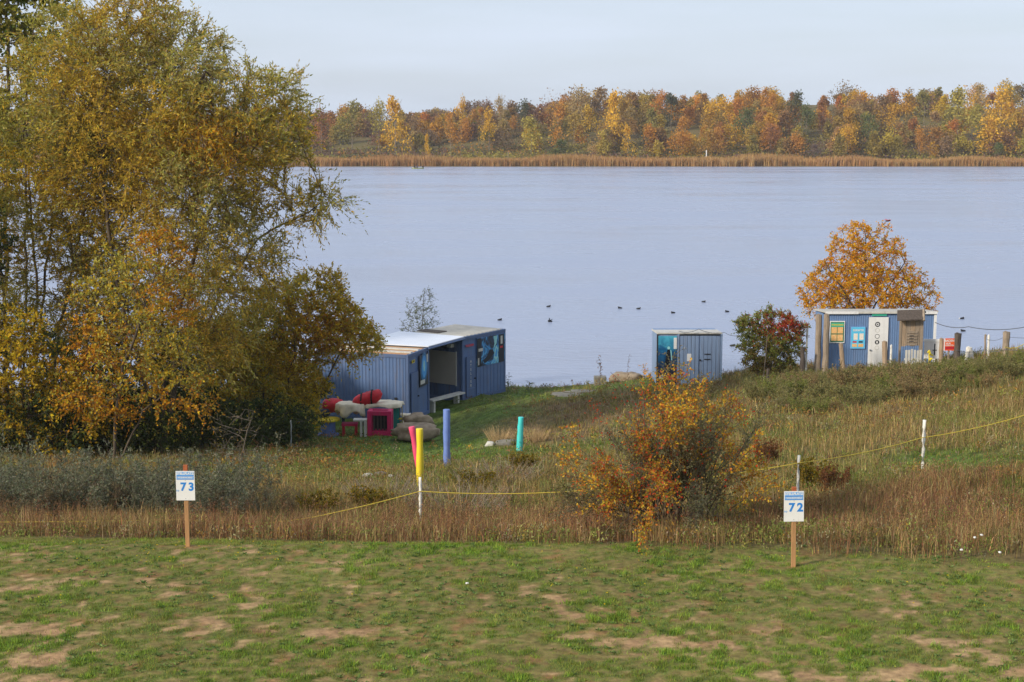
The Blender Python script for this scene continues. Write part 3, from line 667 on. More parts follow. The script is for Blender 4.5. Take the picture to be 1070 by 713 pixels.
gx = at(437, 452); boulder('boulder', 'brown boulder resting above the broad flat one, at the near container corner', (gx.x, gx.y+.6, gx.z+.38), .56, .45, .27, 8)

# ================================================================ COLOURED POLES, STAKES, ROPE
def pole(px, top, bot, D, r, m_, label, lean=(0, 0), name='painted_pole'):
    g_ = G(px, D); tz = P(px, top, D).z; h_ = tz-g_.z
    mb = MB(); mb.bar((0, 0, -.15), (lean[0]*h_, lean[1]*h_, h_), r, m_, r*.97, n=18, rings=8, wob=.004, rnd=random.Random(int(px)))
    o = mb.build(name, None, g_, True, bevel=.01); tag(o, label, 'pole', 'painted poles in the grass'); print(label[:20], 'h', h_, 'base px', to_px(g_.x, g_.y, g_.z)); return o
pole(439, 448, 502, 37, .085, M_yel, 'yellow pole rising behind the speckled stake of the rope fence')
pole(439.5, 446, 500, 41, .085, M_pink, 'pink pole leaning left behind the yellow one', (-.19, 0))
pole(467, 428, 491, 43, .1, M_polb, 'tallest pole, faded blue, on the green slope below the bench', (-.0, 0))
pole(542.5, 436, 480, 46, .09, M_turq, 'turquoise pole leaning slightly right, below the dry grass tuft', (.05, 0))
def stake(px, top, D, r, label, seed, m_=M_whitewood, bend=0):
    g_ = G(px, D); h_ = P(px, top, D).z-g_.z; rn = random.Random(seed); pts = []; rs = []
    for k_ in range(9): f = k_/8; pts.append((bend*math.sin(f*3.1)+rn.uniform(-.006, .006)+bend*1.2*(f), rn.uniform(-.006, .006), -.12+f*(h_+.12))); rs.append(r*rn.uniform(.85, 1.12))
    mb = MB(); mb.path(pts, rs, m_, 8); o = mb.build('fence_stake', None, g_, True); tag(o, label, 'stake', 'white stakes of the rope fence'); return g_, h_
sA = stake(439.5, 499, 29.5, .035, 'speckled white stake in front of the yellow pole', 1)
sB = stake(835.5, 476, 29.8, .028, 'thin bent white stake rising behind sign 72', 2, bend=-.03)
sC = stake(964, 439, 32.2, .036, 'straight white stake at the right, standing on the green track', 3)
def catenary(a, b_, sag, n_=14): return [Vector(a).lerp(Vector(b_), k_/n_)-Vector((0, 0, sag*4*(k_/n_)*(1-k_/n_))) for k_ in range(n_+1)]
q = [G(-60, 27.3)+Vector((0, 0, .25)), G(190, 28)+Vector((0, 0, .18)), P(270, 547, 28.4), P(330, 540, 28.8), P(439, 513.5, 29.46), P(612, 512.5, 29.6), P(834.5, 484, 29.76), P(964, 457.5, 32.16), P(1085, 429.5, 33), P(1300, 400, 34)]
rp = []
for i in range(len(q)-1): rp += catenary(q[i], q[i+1], .06 if i in (4, 5, 6, 7) else .02)[(1 if i else 0):]
m = MB(); m.path([p-q[0] for p in rp], .0085, M_rope, 6); tag(m.build('rope', None, q[0], True), 'yellow rope strung along the white stakes across the slope', 'rope')

# ================================================================ NUMBER SIGNS
def number_sign(px, base, ptop, panx0, panx1, pany0, pany1, D, num, label, tilt=0):
    g_ = G(px, D); s_ = pxm(D); top = P(px, ptop, D).z-g_.z; z1 = P(px, pany0, D).z-g_.z; z0 = P(px, pany1, D).z-g_.z
    cx_ = ((panx0+panx1)/2-px)/s_; w_ = (panx1-panx0)/s_; th = thing('number_sign', label, 'sign', g_, 0, 'numbered pitch signs'); th.rotation_euler = (0, tilt, 0)
    mb = MB(); mb.box((-.034, -.02, -.25), (.034, .03, top-.012), M_woodtan); mb.box((-.035, -.021, top-.1), (.035, .031, top), M_woodend); mb.build('post', th, bevel=.004)
    mb = MB(); x0 = cx_-w_/2; x1 = cx_+w_/2; mb.box((x0, -.033, z0), (x1, -.0212, z1), M_white); H_ = z1-z0; y = -.0345
    mb.rect(x0+.012, z1-.072*H_/.47, x1-.012, z1-.012, y, M_slblue); mb.text('STELLPLATZ', cx_, z1-.04*H_/.47, .052, y-.0015, M_white, .002, .98)
    mb.rect(x0+.012, z1-.083*H_/.47, x1-.012, z1-.070*H_/.47, y-.0015, M_sblue)
    mb.rect(x0+.012, z1-.128*H_/.47, x1-.012, z1-.088*H_/.47, y, M_slblue); mb.text('WOHNMOBILE', cx_, z1-.105*H_/.47, .032, y-.0015, M_white, .001, 1.1)
    mb.rect(x0+.012, z1-.135*H_/.47, x1-.012, z1-.125*H_/.47, y-.0015, M_sblue)
    mb.text(num[0], cx_-.035, z0+H_*.455, .185, y, M_sblue, .0075, 1.0); mb.text(num[1], cx_+.095, z0+H_*.455, .185, y, M_sblue, .0075, 1.0)
    mb.text('Nr', cx_-.125, z0+H_*.33, .045, y, M_slblue, .001)
    mb.disc(cx_, z1-.15*H_/.47, .006, y, M_galv, 8); mb.disc(cx_, z0+.03, .006, y, M_galv, 8); mb.build('panel', th)
    print('sign', num, 'h', top, 'panel', w_, H_)
number_sign(196.3, 575, 486, 186.3, 206, 492, 522.5, 24.45, '73', 'white pitch sign reading 73 on a wooden post at the left')
number_sign(829, 602, 509, 818, 839, 513, 544.5, 23.2, '72', 'white pitch sign reading 72 on a wooden post at the right', R(-.9))

# ================================================================ SMALL BOX CONTAINER BY THE WATER
D = 70.; a = P(687, 346.8, D); bq = P(755, 346.8, D); zc_ = hz(a.x+1.4, D)-.03; HC = a.z-zc_; WC = bq.x-a.x
tC = thing('storage_container', 'small blue storage container with double board doors and a diver poster, beside the water', 'container', (a.x, a.y, zc_), R(1.5))
m = MB(); m.box((.02, .04, .02), (WC-.02, 2.2, HC-.14), M_bluelt); m.build('wall', tC)
m = MB(); vs = [(-.005,-.015,HC-.11),(WC+.005,-.015,HC-.11),(WC+.005,2.22,HC-.24),(-.005,2.22,HC-.24),(-.005,-.015,HC-.05),(WC+.005,-.015,HC-.05),(WC+.005,2.22,HC-.17),(-.005,2.22,HC-.17)]
m.add(vs, [(3,2,1,0),(4,5,6,7),(0,1,5,4),(1,2,6,5),(2,3,7,6),(3,0,4,7)], M_offwhite); m.build('roof', tC)
m = MB(); m.box((-.02, 0, 0), (.05, .06, HC-.112), M_dark); m.box((.93, -.01, 0), (1.02, .05, HC-.113), M_bluelt); m.box((WC-.07, -.012, 0), (WC+.02, .05, HC-.112), M_bluelt); m.box((1.03, -.006, HC-.18), (WC-.08, .04, HC-.115), M_dark); m.build('frame', tC)
for k_, (x0, x1) in enumerate(((1.05, 1.93), (1.97, WC-.09))):
    m = MB(); n_ = 5; ww = (x1-x0)/n_
    for j in range(n_): m.box((x0+j*ww+.008, .0-.004*(j % 2), .06), (x0+(j+1)*ww-.008, .035, HC-.2), M_bluelt)
    m.box((x0, .036, .05), (x1, .039, HC-.19), M_dark); dd = m.build('door', tC)
    m = MB()
    if k_ == 0: m.box((x0+.34, -.016, 1.15), (x0+.53, -.006, 1.5), M_white); m.build('notice', dd); m = MB(); m.poly([(x0+.16,1.72),(x0+.24,1.86),(x0+.2,1.74)], -.009, M_white); m.build('sticker', dd); m = MB(); m.ring(x0+.25, .42, .07, .09, -.01, M_dark, 4); m.build('flap', dd)
    else:
        m.box((x0+.22, -.03, 1.46), (x0+.5, -.006, 1.5), M_dark); m.build('hinge_bar', dd); m = MB(); m.box((x0+.22, -.03, 1.22), (x0+.5, -.006, 1.26), M_dark); m.build('hinge_bar', dd); m = MB(); m.bar((x0+.03, -.05, 1.2), (x0+.03, -.006, 1.2), .04, M_black, n=10); m.build('handle', dd)
m = MB(); z1 = HC-.2; m.box((.05, -.02, .12), (.9, .0, z1), M_photo2)
m.poly([(.3,.7),(.42,1.45),(.48,1.72),(.58,1.7),(.62,1.4),(.56,.95),(.66,.55),(.58,.5),(.48,.9)], -.026, M_seadk); m.disc(.53, 1.78, .07, -.029, M_seapale, 12); m.poly([(.6,1.7),(.66,1.2),(.7,1.2),(.66,1.65)], -.029, M_seapale)
m.rect(.1, .32, .38, .5, -.028, M_offwhite); m.rect(.5, .28, .8, .48, -.028, M_redp); m.build('poster', tC)
m = MB(); m.box((.76, -.034, z1-.6), (.9, -.022, z1-.08), M_white); m.build('label_plate', tC)
print('small container', WC, HC)

# ================================================================ HUT ON THE RIGHT
D = 67.; a = P(863.5, 325.5, D); bq = P(978, 325.5, D); WH = bq.x-a.x; HH = 2.75; zh = a.z-HH
tH = thing('blue_hut', 'blue hut with white door, two posters and white corner trims, before the orange tree', 'hut', (a.x, a.y, zh))
m = MB(); m.box((.02, .04, 0), (WH-.02, 2.4, HH-.2), M_huta); m.corr((.06, .02, 0), (1, 0, 0), WH-.12, .05, HH-.07, (0, -1, 0), M_huta, .10, .008); m.build('wall', tH)
m = MB(); m.add([(-.06,-.08,HH-.06),(WH+.06,-.08,HH-.06),(WH+.06,2.5,HH-.26),(-.06,2.5,HH-.26),(-.06,-.08,HH),(WH+.06,-.08,HH),(WH+.06,2.5,HH-.2),(-.06,2.5,HH-.2)], [(3,2,1,0),(4,5,6,7),(0,1,5,4),(1,2,6,5),(2,3,7,6),(3,0,4,7)], M_roofgrey); m.build('roof', tH)
m = MB(); m.box((-.05, -.09, HH-.11), (1.4, -.081, HH+.005), M_white); m.box((1.4, -.09, HH-.09), (WH-.6, -.081, HH+.003), M_offwhite); m.box((WH-.6, -.09, HH-.11), (WH+.05, -.081, HH+.005), M_white); m.box((-.04, -.03, 0), (.07, .06, HH-.112), M_white); m.box((WH-.07, -.03, 0), (WH+.04, .06, HH-.112), M_white); m.build('trim', tH)
s_ = pxm(67); X = lambda px: (px-863.5)/s_; Z = lambda py: HH-(py-325.5)/s_
m = MB(); m.box((X(907.8), -.04, .02), (X(928), -.003, Z(331.5)), M_white); dH = m.build('door', tH)
m = MB(); cxd = X(916.8)
m.ring(cxd, Z(339), .07, .115, -.043, M_dark); m.ring(cxd, Z(345.2), .08, .1, -.043, M_offwhite); m.ring(cxd, Z(351.5), .085, .105, -.043, M_dark); m.disc(cxd, Z(357.7), .1, -.043, M_dark); m.disc(cxd, Z(357.7), .04, -.047, M_white, 8, .06); m.disc(cxd, Z(339), .035, -.043, M_dark, 8); m.ring(cxd, Z(363.5), .08, .1, -.043, M_offwhite); m.build('pictograms', dH)
m = MB(); m.box((X(909.2), -.09, 1.0), (X(910.6), -.042, 1.06), M_galv); m.build('handle', dH)
m = MB(); m.box((X(910.8), -.04, Z(330.2)), (X(926), -.005, Z(327.6)), M_green); m.build('door_sign', tH)
m = MB(); x0, x1, z0, z1 = X(867.5), X(883), Z(358.5), Z(335.5); m.box((x0, -.035, z0), (x1, -.005, z1), M_white); m.rect(x0+.03, z0+.04, x1-.03, z1-.04, -.038, M_dgreen); m.rect(x0+.05, z1-.26, x1-.05, z1-.08, -.041, M_green); m.text('STRANDBAD', (x0+x1)/2, z1-.17, .09, -.045, M_yel, .003)
for i in range(2):
    for j in range(2): m.rect(x0+.07+i*.27, z0+.1+j*.33, x0+.31+i*.27, z0+.38+j*.33, -.041, M_food)
m.build('poster', tH)
m = MB(); x0, x1, z0, z1 = X(889.5), X(904.5), Z(364.5), Z(341.5); m.box((x0, -.035, z0), (x1, -.005, z1), M_slblue); m.rect(x0+.02, z0+.02, x1-.02, z1-.02, -.038, M_cyan); m.text('EISKARTE', (x0+x1)/2, z1-.16, .11, -.042, M_white, .004)
for i in range(2):
    m.rect(x0+.12+i*.26, z1-.58, x0+.3+i*.26, z1-.3, -.041, M_cream); m.rect(x0+.06+i*.28, z0+.08, x0+.28+i*.28, z0+.22, -.041, M_food); m.rect(x0+.08+i*.27, z0+.27, x0+.26+i*.27, z0+.34, -.041, M_redp if i == 0 else M_dark)
m.build('poster', tH)
# --- notice kiosk and posts
def wpost(px, top, D, w_, label, m_=M_wood, lean=0, sq=True, name='wooden_post', seed=0, group='wooden posts along the crest', cat='post'):
    g_ = G(px, D); h_ = P(px, top, D).z-g_.z; rn = random.Random(int(px*10)+seed); mb = MB()
    mb.bar((0, 0, -.3), (lean*h_, 0, h_), w_/2, m_, w_/2*.92, n=9, rings=7, wob=.012, rnd=rn)
    mb.bar((lean*h_, 0, h_), (lean*h_+.01, 0, h_+.03), w_/2*.7, m_, w_/2*.4, n=9)
    return tag(mb.build(name, None, g_, False), label, cat, group)
D = 64.5; s_ = pxm(D); g = G(951, D)
tK = thing('notice_kiosk', 'weathered wooden notice board with a small grey pitched roof, in front of the blue hut', 'notice board', g)
KX = lambda px: (px-951)/s_; KZ = lambda py: P(951, py, D).z-g.z
m = MB(); 
for i, (x0, x1) in enumerate(((940.5, 945), (945.2, 949.8), (950, 954.5), (954.7, 959.2))): m.box((KX(x0), -.02-.006*(i % 2), KZ(362)+.03*(i % 2)), (KX(x1), .02, KZ(333)), M_wood if i % 2 else M_woodlt)
m.build('board', tK)
for x0, x1 in ((938.6, 940.4), (959.5, 963)): m = MB(); m.box((KX(x0), -.04, -.3), (KX(x1), .06, KZ(331)), M_wood); m.build('post', tK)
m = MB(); m.add([(KX(933.5),-.35,KZ(334.5)),(KX(962),-.35,KZ(333.5)),(KX(962.5),.1,KZ(325)),(KX(936),.1,KZ(326)),(KX(933.5),-.35,KZ(333.2)),(KX(962),-.35,KZ(332.2)),(KX(962.5),.1,KZ(323.6)),(KX(936),.1,KZ(324.6))], [(3,2,1,0),(4,5,6,7),(0,1,5,4),(1,2,6,5),(2,3,7,6),(3,0,4,7)], M_wooddk)
m.add([(KX(936),.1,KZ(326)),(KX(962.5),.1,KZ(325)),(KX(968),.4,KZ(328.5)),(KX(940),.4,KZ(329)),(KX(936),.1,KZ(324.6)),(KX(962.5),.1,KZ(323.6)),(KX(968),.4,KZ(327)),(KX(940),.4,KZ(327.6))], [(3,2,1,0),(4,5,6,7),(0,1,5,4),(1,2,6,5),(2,3,7,6),(3,0,4,7)], M_wooddk); m.build('roof', tK)
m = MB(); m.bar((KX(961), -.37, KZ(334)), (KX(963), .05, KZ(323.5)), .06, M_wood, n=4); m.build('barge_board', tK)
m = MB()
for i in range(5): m.box((KX(946), -.06, KZ(361)+i*.13), (KX(957), -.03, KZ(361)+.1+i*.13), M_wood)
for i in range(3): m.box((KX(948.5), -.066, KZ(357)+i*.12), (KX(953), -.061, KZ(357)+.03+i*.12), M_dark)
m.build('slat_panel', tK)
for i, (px, t_) in enumerate(((945.5, 366), (948, 364.8), (951, 366.4), (954, 365), (957.2, 366), (960, 367.2))):
    pass
g = G(945, 64.0); th = thing('picket_fence', 'short whitewashed picket fence below the wooden notice board', 'fence', g); s_ = pxm(64.)
for i, (px, t_) in enumerate(((945.5, 366), (948.3, 364.8), (951.2, 366.4), (954.4, 365), (957.4, 366), (960.2, 367.2))):
    m = MB(); x = (px-945)/s_; zt = P(px, t_+1.5*math.sin(i*2.3), 64).z-g.z; m.box((x, 0, -.3), (x+.085, .03, zt), M_offwhite); m.build('picket', th)
m = MB(); m.box((0, .032, .35), (17/s_, .06, .42), M_whitewood); m.build('rail', th)
D = 65.; g = G(965, D); s_ = pxm(D); th = thing('white_sign_board', 'white board sign with dark upright marks, between notice kiosk and orange sign', 'sign', g)
zt = P(965, 354.5, D).z-g.z; m = MB(); m.box((0, 0, zt-.85), (16/s_, .04, zt-.12), M_white); m.box((-.03, -.02, zt-.12), (16/s_+.05, .06, zt), M_white); 
m.rect(.42, zt-.7, .47, zt-.2, -.004, M_dark); m.rect(.36, zt-.5, .54, zt-.46, -.006, M_dark); m.build('board', th)
for x in (.03, .6): m = MB(); m.box((x, .041, -.3), (x+.07, .1, zt-.1), M_whitewood); m.build('leg', th)
D = 64.; g = G(985, D); s_ = pxm(D); th = thing('orange_sign', 'small orange red sign with white lines of writing, fixed beside a thick post', 'sign', g, R(4))
z1 = P(985, 353.8, D).z-g.z; z0 = P(985, 366.5, D).z-g.z; w_ = 11.6/s_
m = MB(); m.box((0, -.02, z0), (w_, .01, z1), M_orange); m.rect(0.0, z0, .045, z1, -.023, M_white); m.text('BADEN', w_*.5, z1-.1, .13, -.024, M_white, .004); m.text('NUR', w_*.4, z1-.22, .1, -.024, M_white, .003); m.rect(.06, z0+.05, w_-.03, z0+.17, -.024, M_redp); m.text('VERBOTEN', w_*.54, z0+.22, .075, -.025, M_white, .002); m.build('panel', th)
m = MB(); m.box((w_*.5-.03, .011, -.3), (w_*.5+.03, .06, z1-.03), M_wood); m.build('post', th)
wpost(838, 363, 64, .22, 'short dark post left of the thin white post', M_wooddk)
wpost(842, 339, 66, .09, 'thin white post at the foot of the orange tree', M_whitewood)
wpost(854, 329, 64.5, .26, 'left one of the two tall grey posts at the hut corner', M_wood)
wpost(862, 328.5, 64.2, .27, 'right one of the two tall grey posts at the hut corner', M_wood)
wpost(882, 359.5, 64, .2, 'short tan post below the hut poster, leaning left', M_woodlt, -.13)
wpost(925, 357, 63.8, .22, 'reddish brown post leaning in front of the white hut door', M_woodlt, -.05)
wpost(930.5, 361, 64.5, .1, 'short whitewashed post right of the hut door', M_whitewood)
wpost(982.5, 354, 64.6, .2, 'brown post directly left of the orange sign', M_woodlt)
wpost(999.5, 348.5, 63.8, .3, 'thick grey post right of the orange sign', M_wooddk)
wpost(1028.5, 350, 64.5, .1, 'thin left post of the narrow pair on the crest', M_wood)
wpost(1031.8, 350.5, 64.5, .12, 'pale right post of the narrow pair on the crest', M_whitewood)
wpost(1050, 347, 63.5, .32, 'thick grey post nearest the right edge', M_wood)
wpost(1120, 345, 63.5, .3, 'grey post beyond the right edge of the view', M_wood)
for px, t_, ln, lab in ((1010, 363, .1, 'bleached driftwood stump leaning right, behind the thick post'), (1016, 366, -.2, 'low driftwood stump leaning left, on the crest')):
    wpost(px, t_, 65, .28, lab, M_whitewood, ln, name='driftwood_stump', group=None, cat='driftwood')
wpost(797, 351, 62, .045, 'thin pale stick leaning right in front of the red and green bush', M_barkpale, .07, name='stick', group=None, cat='stick')
wpost(304.5, 440, 52, .05, 'thin grey metal pole in the shade under the trees', M_galv, 0, name='metal_pole', group=None, cat='pole')
wpost(802, 386, 58, .12, 'rusty brown short post below the red and green bush', M_wooddk, 0, group=None)
def wire(pts, r, label, m_=M_wire, sag=.1):
    o_ = pts[0]; rp = []
    for i in range(len(pts)-1): rp += catenary(pts[i], pts[i+1], sag)[(1 if i else 0):]
    mb = MB(); mb.path([p-o_ for p in rp], r, m_, 5); tag(mb.build('wire', None, o_, True), label, 'wire', 'wires along the crest fence')
wire([P(977, 337, 66.5), P(1012, 341.5, 66), P(1070, 342, 65.5), P(1180, 330, 65)], .018, 'uppermost dark cable running from the hut to the right edge', sag=.12)
wire([P(1031, 354.5, 64.4), P(1050, 352, 63.4), P(1120, 350, 63.4)], .009, 'thin upper fence wire between the thick posts')
wire([P(999, 366, 63.6), P(1028, 365.5, 64.3), P(1050, 365, 63.3), P(1120, 366, 63.3)], .011, 'lower fence wire between the thick posts')
wire([P(1050, 363, 63.3), P(1070, 359.5, 63.3), P(1120, 352, 63.3)], .014, 'greenish cord rising from the thick post to the right edge', M_rope)
wire([P(709, 346, 69.9), P(730, 344, 69.9), P(757, 347.5, 69.9), P(775, 350, 66)], .012, 'slack cable lying over the small container roof')
# yellow tuft-like marker
g = G(970.5, 62.5); s_ = pxm(62.5); th = thing('yellow_ribbon_bunch', 'bright yellow plastic bunch tied to a stick below the white board sign', 'marker', g)
rn = random.Random(5); m = MB()
for k_ in range(16):
    z_ = rn.uniform(.3, .85); a_ = rn.uniform(0, 6.3); r_ = rn.uniform(.05, .17); m.bar((0, 0, z_), (math.cos(a_)*r_, math.sin(a_)*r_*.6, z_+rn.uniform(-.08, .1)), .045, M_yel, .03, n=5)
m.build('ribbon', th); m = MB(); m.bar((0, 0, -.1), (0, 0, .5), .02, M_wooddk, n=6); m.build('stick', th)

# ================================================================ LOOSE THINGS ON THE GROUND
def rock(px, py, r, label, seed, m_=M_conc, cat='stone', fl=.6, name='stone', group=None, long=1):
    g_ = hit(px, py); boulder(name, label, (g_.x, g_.y, g_.z+r*fl*.35), r*long, r*.8, r*fl, seed, m_, cat, 0, group)
g = G(627, 74); th = thing('planter_block', 'grey concrete block at the shore with a sapling beside it', 'block', g); m = MB(); m.box((-.3, -.25, -.2), (.3, .25, .42), M_conc); m.build('block', th, bevel=.03)
rock(655, 397, .55, 'low mossy stone at the shore, left of the small container', 12, M_stone, fl=.5, long=1.4)
rock(694, 400, .5, 'stone step at the left foot of the small container', 13, M_conc, fl=.35, long=1.2)
rock(601, 413.5, .8, 'long flat grey slab lying on the grassy crest', 14, M_conc, 'slab', .08, 'stone_slab', None, 1.6)
rock(612, 410, .6, 'second smaller flat slab behind the long grey slab on the crest', 15, M_conc, 'slab', .1, 'stone_slab', None, 1.5)
rock(512, 466, .16, 'small pale stone left of its larger neighbour on the slope', 16, M_offwhite)
rock(529, 465, .22, 'larger grey stone on the slope behind the turquoise pole', 17, M_conc, long=1.5)
rock(384, 498, .1, 'left chunk of broken pale rubble in the grass below the boulders', 18, M_offwhite, long=1.4)
rock(398, 497, .12, 'middle chunk of broken pale rubble in the grass below the boulders', 19, M_conc, long=1.2)
rock(409, 499, .08, 'right chunk of broken pale rubble in the grass below the boulders', 20, M_offwhite, long=1.0)
for i, (px, py, lab) in enumerate(((488, 612, 'white scrap lying on the lawn below the speckled stake'), (1018, 576, 'upper right white mushroom in the dry grass'), (1025, 574, 'rightmost white mushroom in the dry grass'), (1004, 590, 'lower left white mushroom in the dry grass'), (1044, 592, 'pale mushroom lowest at the right edge of the dry grass'))):
    g_ = hit(px, py); boulder('mushroom' if i else 'litter', lab, (g_.x, g_.y, g_.z+(.22 if i else .03)), (.024), .024, .015, 30+i, M_white, 'mushroom' if i else 'litter')

# ================================================================ COOTS
coots = [(573,320,0,'left one of the upper pair of coots'),(575,335.5,1,'coot flapping just below the upper left coot'),(522,334,0,'leftmost coot, just right of the far container roof'),
 (648,321.5,0,'left coot of the two swimming side by side in mid lake'),(667,322.3,0,'right coot of the two swimming side by side in mid lake'),(703.5,326.5,0,'coot above the roof of the small container'),
 (735,315,0,'highest coot right of mid lake, up from the small container'),(760,325.3,0,'coot left above the red and green bush'),(1005,332.5,2,'two toned coot right of the blue hut, upper of the two'),(1006.5,345.5,0,'coot right of the blue hut, lower of the two'),(765,361,0,'coot at the left edge of the red and green bush'),(781,329,0,'coot just above the crown of the red and green bush')]
def skinned(name, pts, edges, rad, m_, parent=None, root=0, lv=2):
    me = bpy.data.meshes.new(name); me.from_pydata(pts, edges, []); me.materials.append(m_); o = link(name, me, parent)
    o.modifiers.new('skin', 'SKIN'); me.skin_vertices.new() if not me.skin_vertices else None
    for i, r in enumerate(rad): sv = me.skin_vertices[0].data[i]; sv.radius = (r, r) if not isinstance(r, tuple) else r; sv.use_root = (i == root)
    s_ = o.modifiers.new('sub', 'SUBSURF'); s_.levels = lv; s_.render_levels = lv; return o
cb = None
for i, (px, py, kd, lab) in enumerate(coots):
    Dd = CAMZ/math.tan(PITCH+math.atan((py+1-CY)/FPX)); c = P(px, py+1, Dd); c.z = 0
    th = thing('coot', 'small dark '+lab, 'bird', c, RNG.uniform(-.5, .5)+(math.pi if i % 2 else 0), 'coots on the lake')
    th.scale = (.85, .85, .72)
    if cb is None:
        cb = skinned('body', [(-.2,0,.07),(-.1,0,.06),(.05,0,.06),(.14,0,.09),(.17,0,.17),(.21,0,.21)], [(0,1),(1,2),(2,3),(3,4),(4,5)], [.03,.085,.10,.06,.035,.04], M_coot, th, 2, 2)
        mb = MB(); mb.bar((.24, 0, .21), (.30, 0, .2), .018, M_beak, .006, n=6); ck = mb.build('beak', th)
        b0_, k0_ = cb, ck
    else:
        for src in (b0_, k0_): o = src.copy(); COL.objects.link(o); o.parent = th
    if kd == 1:
        for sgn in (-1, 1): mb = MB(); mb.add([(-.08,sgn*.05,.12),(.08,sgn*.05,.12),(.02,sgn*.25,.3),(-.12,sgn*.3,.33),(-.02,sgn*.15,.22)], [(0,1,2,4),(4,2,3)], M_coot); wv = mb.build('wing', th); wv.modifiers.new('t', 'SOLIDIFY').thickness = .01
    if kd == 2: mb = MB(); mb.bar((-.26, 0, .08), (-.2, 0, .08), .03, M_beak, .05, n=8); mb.build('tail_patch', th)
c = P(928, 231, 66); th = thing('flying_bird', 'small reddish brown bird flying above the crown of the orange tree', 'bird', c, .3)
skinned('body', [(-.16,0,0),(-.05,0,.0),(.06,0,.01),(.12,0,.03)], [(0,1),(1,2),(2,3)], [.012,.035,.035,.025], M_wooddk, th, 1, 2)
for sgn in (-1, 1): m = MB(); m.add([(.05,sgn*.02,.02),(-.05,sgn*.02,.02),(-.08,sgn*.2,.07),(0,sgn*.26,.06)], [(0,1,2,3)], M_redp); o = m.build('wing', th); o.modifiers.new('t', 'SOLIDIFY').thickness = .008

# ================================================================ ROWING BOAT WITH TWO PEOPLE
py = 176.6; Dd = CAMZ/math.tan(PITCH+math.atan((py-CY)/FPX)); c = P(436.5, py, Dd); c.z = 0; print('boat D', Dd)
tR = thing('rowing_boat', 'low pale green boat with two people near the far shore', 'boat', c, .12)
V = []; F = []; n_ = 12
for i in range(n_+1):
    f = i/n_; x = (f-.5)*3.3; hw = .62*(1-abs(2*f-1)**2.6)**.6+.02; sh = .1*abs(2*f-1)**2
    for y, z in ((-hw, .26+sh), (-hw*.8, .06), (0, -.1), (hw*.8, .06), (hw, .26+sh), (hw*.9, .26+sh), (hw*.7, .1), (-hw*.7, .1), (-hw*.9, .26+sh)): V.append((x, y, z))
for i in range(n_):
    for j in range(9): F.append((i*9+j, i*9+(j+1) % 9, (i+1)*9+(j+1) % 9, (i+1)*9+j))
F.append(tuple(range(9))); F.append(tuple(n_*9+i for i in range(8, -1, -1)))
m = MB(); m.add(V, F, M_boat); m.build('hull', tR, smooth=True)
m = MB(); m.box((-.75, -.5, .19), (-.5, .5, .23), M_wood); m.build('bench_seat', tR); m = MB(); m.box((.1, -.52, .19), (.35, .52, .23), M_wood); m.build('bench_seat', tR)
m = MB(); m.box((1.2, -.2, .3), (1.62, .2, .72), M_dark); m.build('outboard_motor', tR)
rotz = Matrix.Rotation(.12, 4, 'Z')
for x, fc, m_, lab in ((-.95, 1, M_coat, 'person in a dark coat seated at the left end of the boat'), (-.05, -1, M_coat2, 'person in a mauve coat seated in the middle of the boat')):
    p_ = c+rotz@Vector((x, 0, .2)); th = thing('person', lab, 'person', p_, .12+(0 if fc == 1 else math.pi))
    pts = [(0,0,.1),(0,0,.3),(0,0,.5),(0,0,.6),(.03,0,.74),(.05,.21,.52),(.16,.26,.28),(.36,.16,.2),(.05,-.21,.52),(.16,-.26,.28),(.36,-.16,.2),(.1,.1,.08),(.5,.13,.12),(.62,.13,-.2),(.1,-.1,.08),(.5,-.13,.12),(.62,-.13,-.2)]
    ed = [(0,1),(1,2),(2,3),(3,4),(2,5),(5,6),(6,7),(2,8),(8,9),(9,10),(0,11),(11,12),(12,13),(0,14),(14,15),(15,16)]
    skinned('body', pts, ed, [.22,.22,.22,.08,.12,.11,.08,.05,.11,.08,.05,.12,.09,.06,.12,.09,.06], m_, th, 0, 1)
    mb = MB(); mb.bar((.03, 0, .68), (.04, 0, .86), .115, M_coat if fc == 1 else M_wooddk, .08, n=12, rings=3); mb.build('hair', th, smooth=True)
    mb = MB(); mb.bar((.06, 0, .7), (.135, 0, .76), .08, M_skin, .06, n=10); mb.build('face', th, smooth=True)
# ================================================================ TREES, LEFT
will_g = [(176,168,72),(178,168,80),(150,146,72),(186,178,104),(158,148,66)]
will_o = [(198,168,64),(182,154,60),(206,176,68),(168,144,60),(186,152,58)]
orng = [(208,152,44),(194,134,38),(180,120,44),(218,168,48),(162,112,44)]
yell = [(204,172,50),(186,160,48),(168,150,50),(210,174,48)]
dkgr = [(72,84,46),(80,92,48),(64,74,42),(88,94,50)]
grgr = [(88,100,58),(100,110,70),(78,92,54),(112,118,84)]
pale = [(178,166,104),(164,152,92),(172,154,84),(188,166,94)]
def st(*pts): return [np.array(P(*p)) if len(p) == 3 else np.array(G(*p)) for p in pts]
def near_orange(cx, cz, r, pal, pr=.75):
    def f(Pt, c, rng):
        u, v = to_px(Pt[:, 0], Pt[:, 1], Pt[:, 2]); q = (np.exp(-(((u-cx)/r)**2+((v-cz)/r)**2))*pr) > rng.random(len(Pt))
        c2 = cols_from(pal, len(Pt), rng); return np.where(q[:, None], c2, c)
    return f
gT = lambda px, D: tuple(G(px, D))
b0 = G(170, 50)
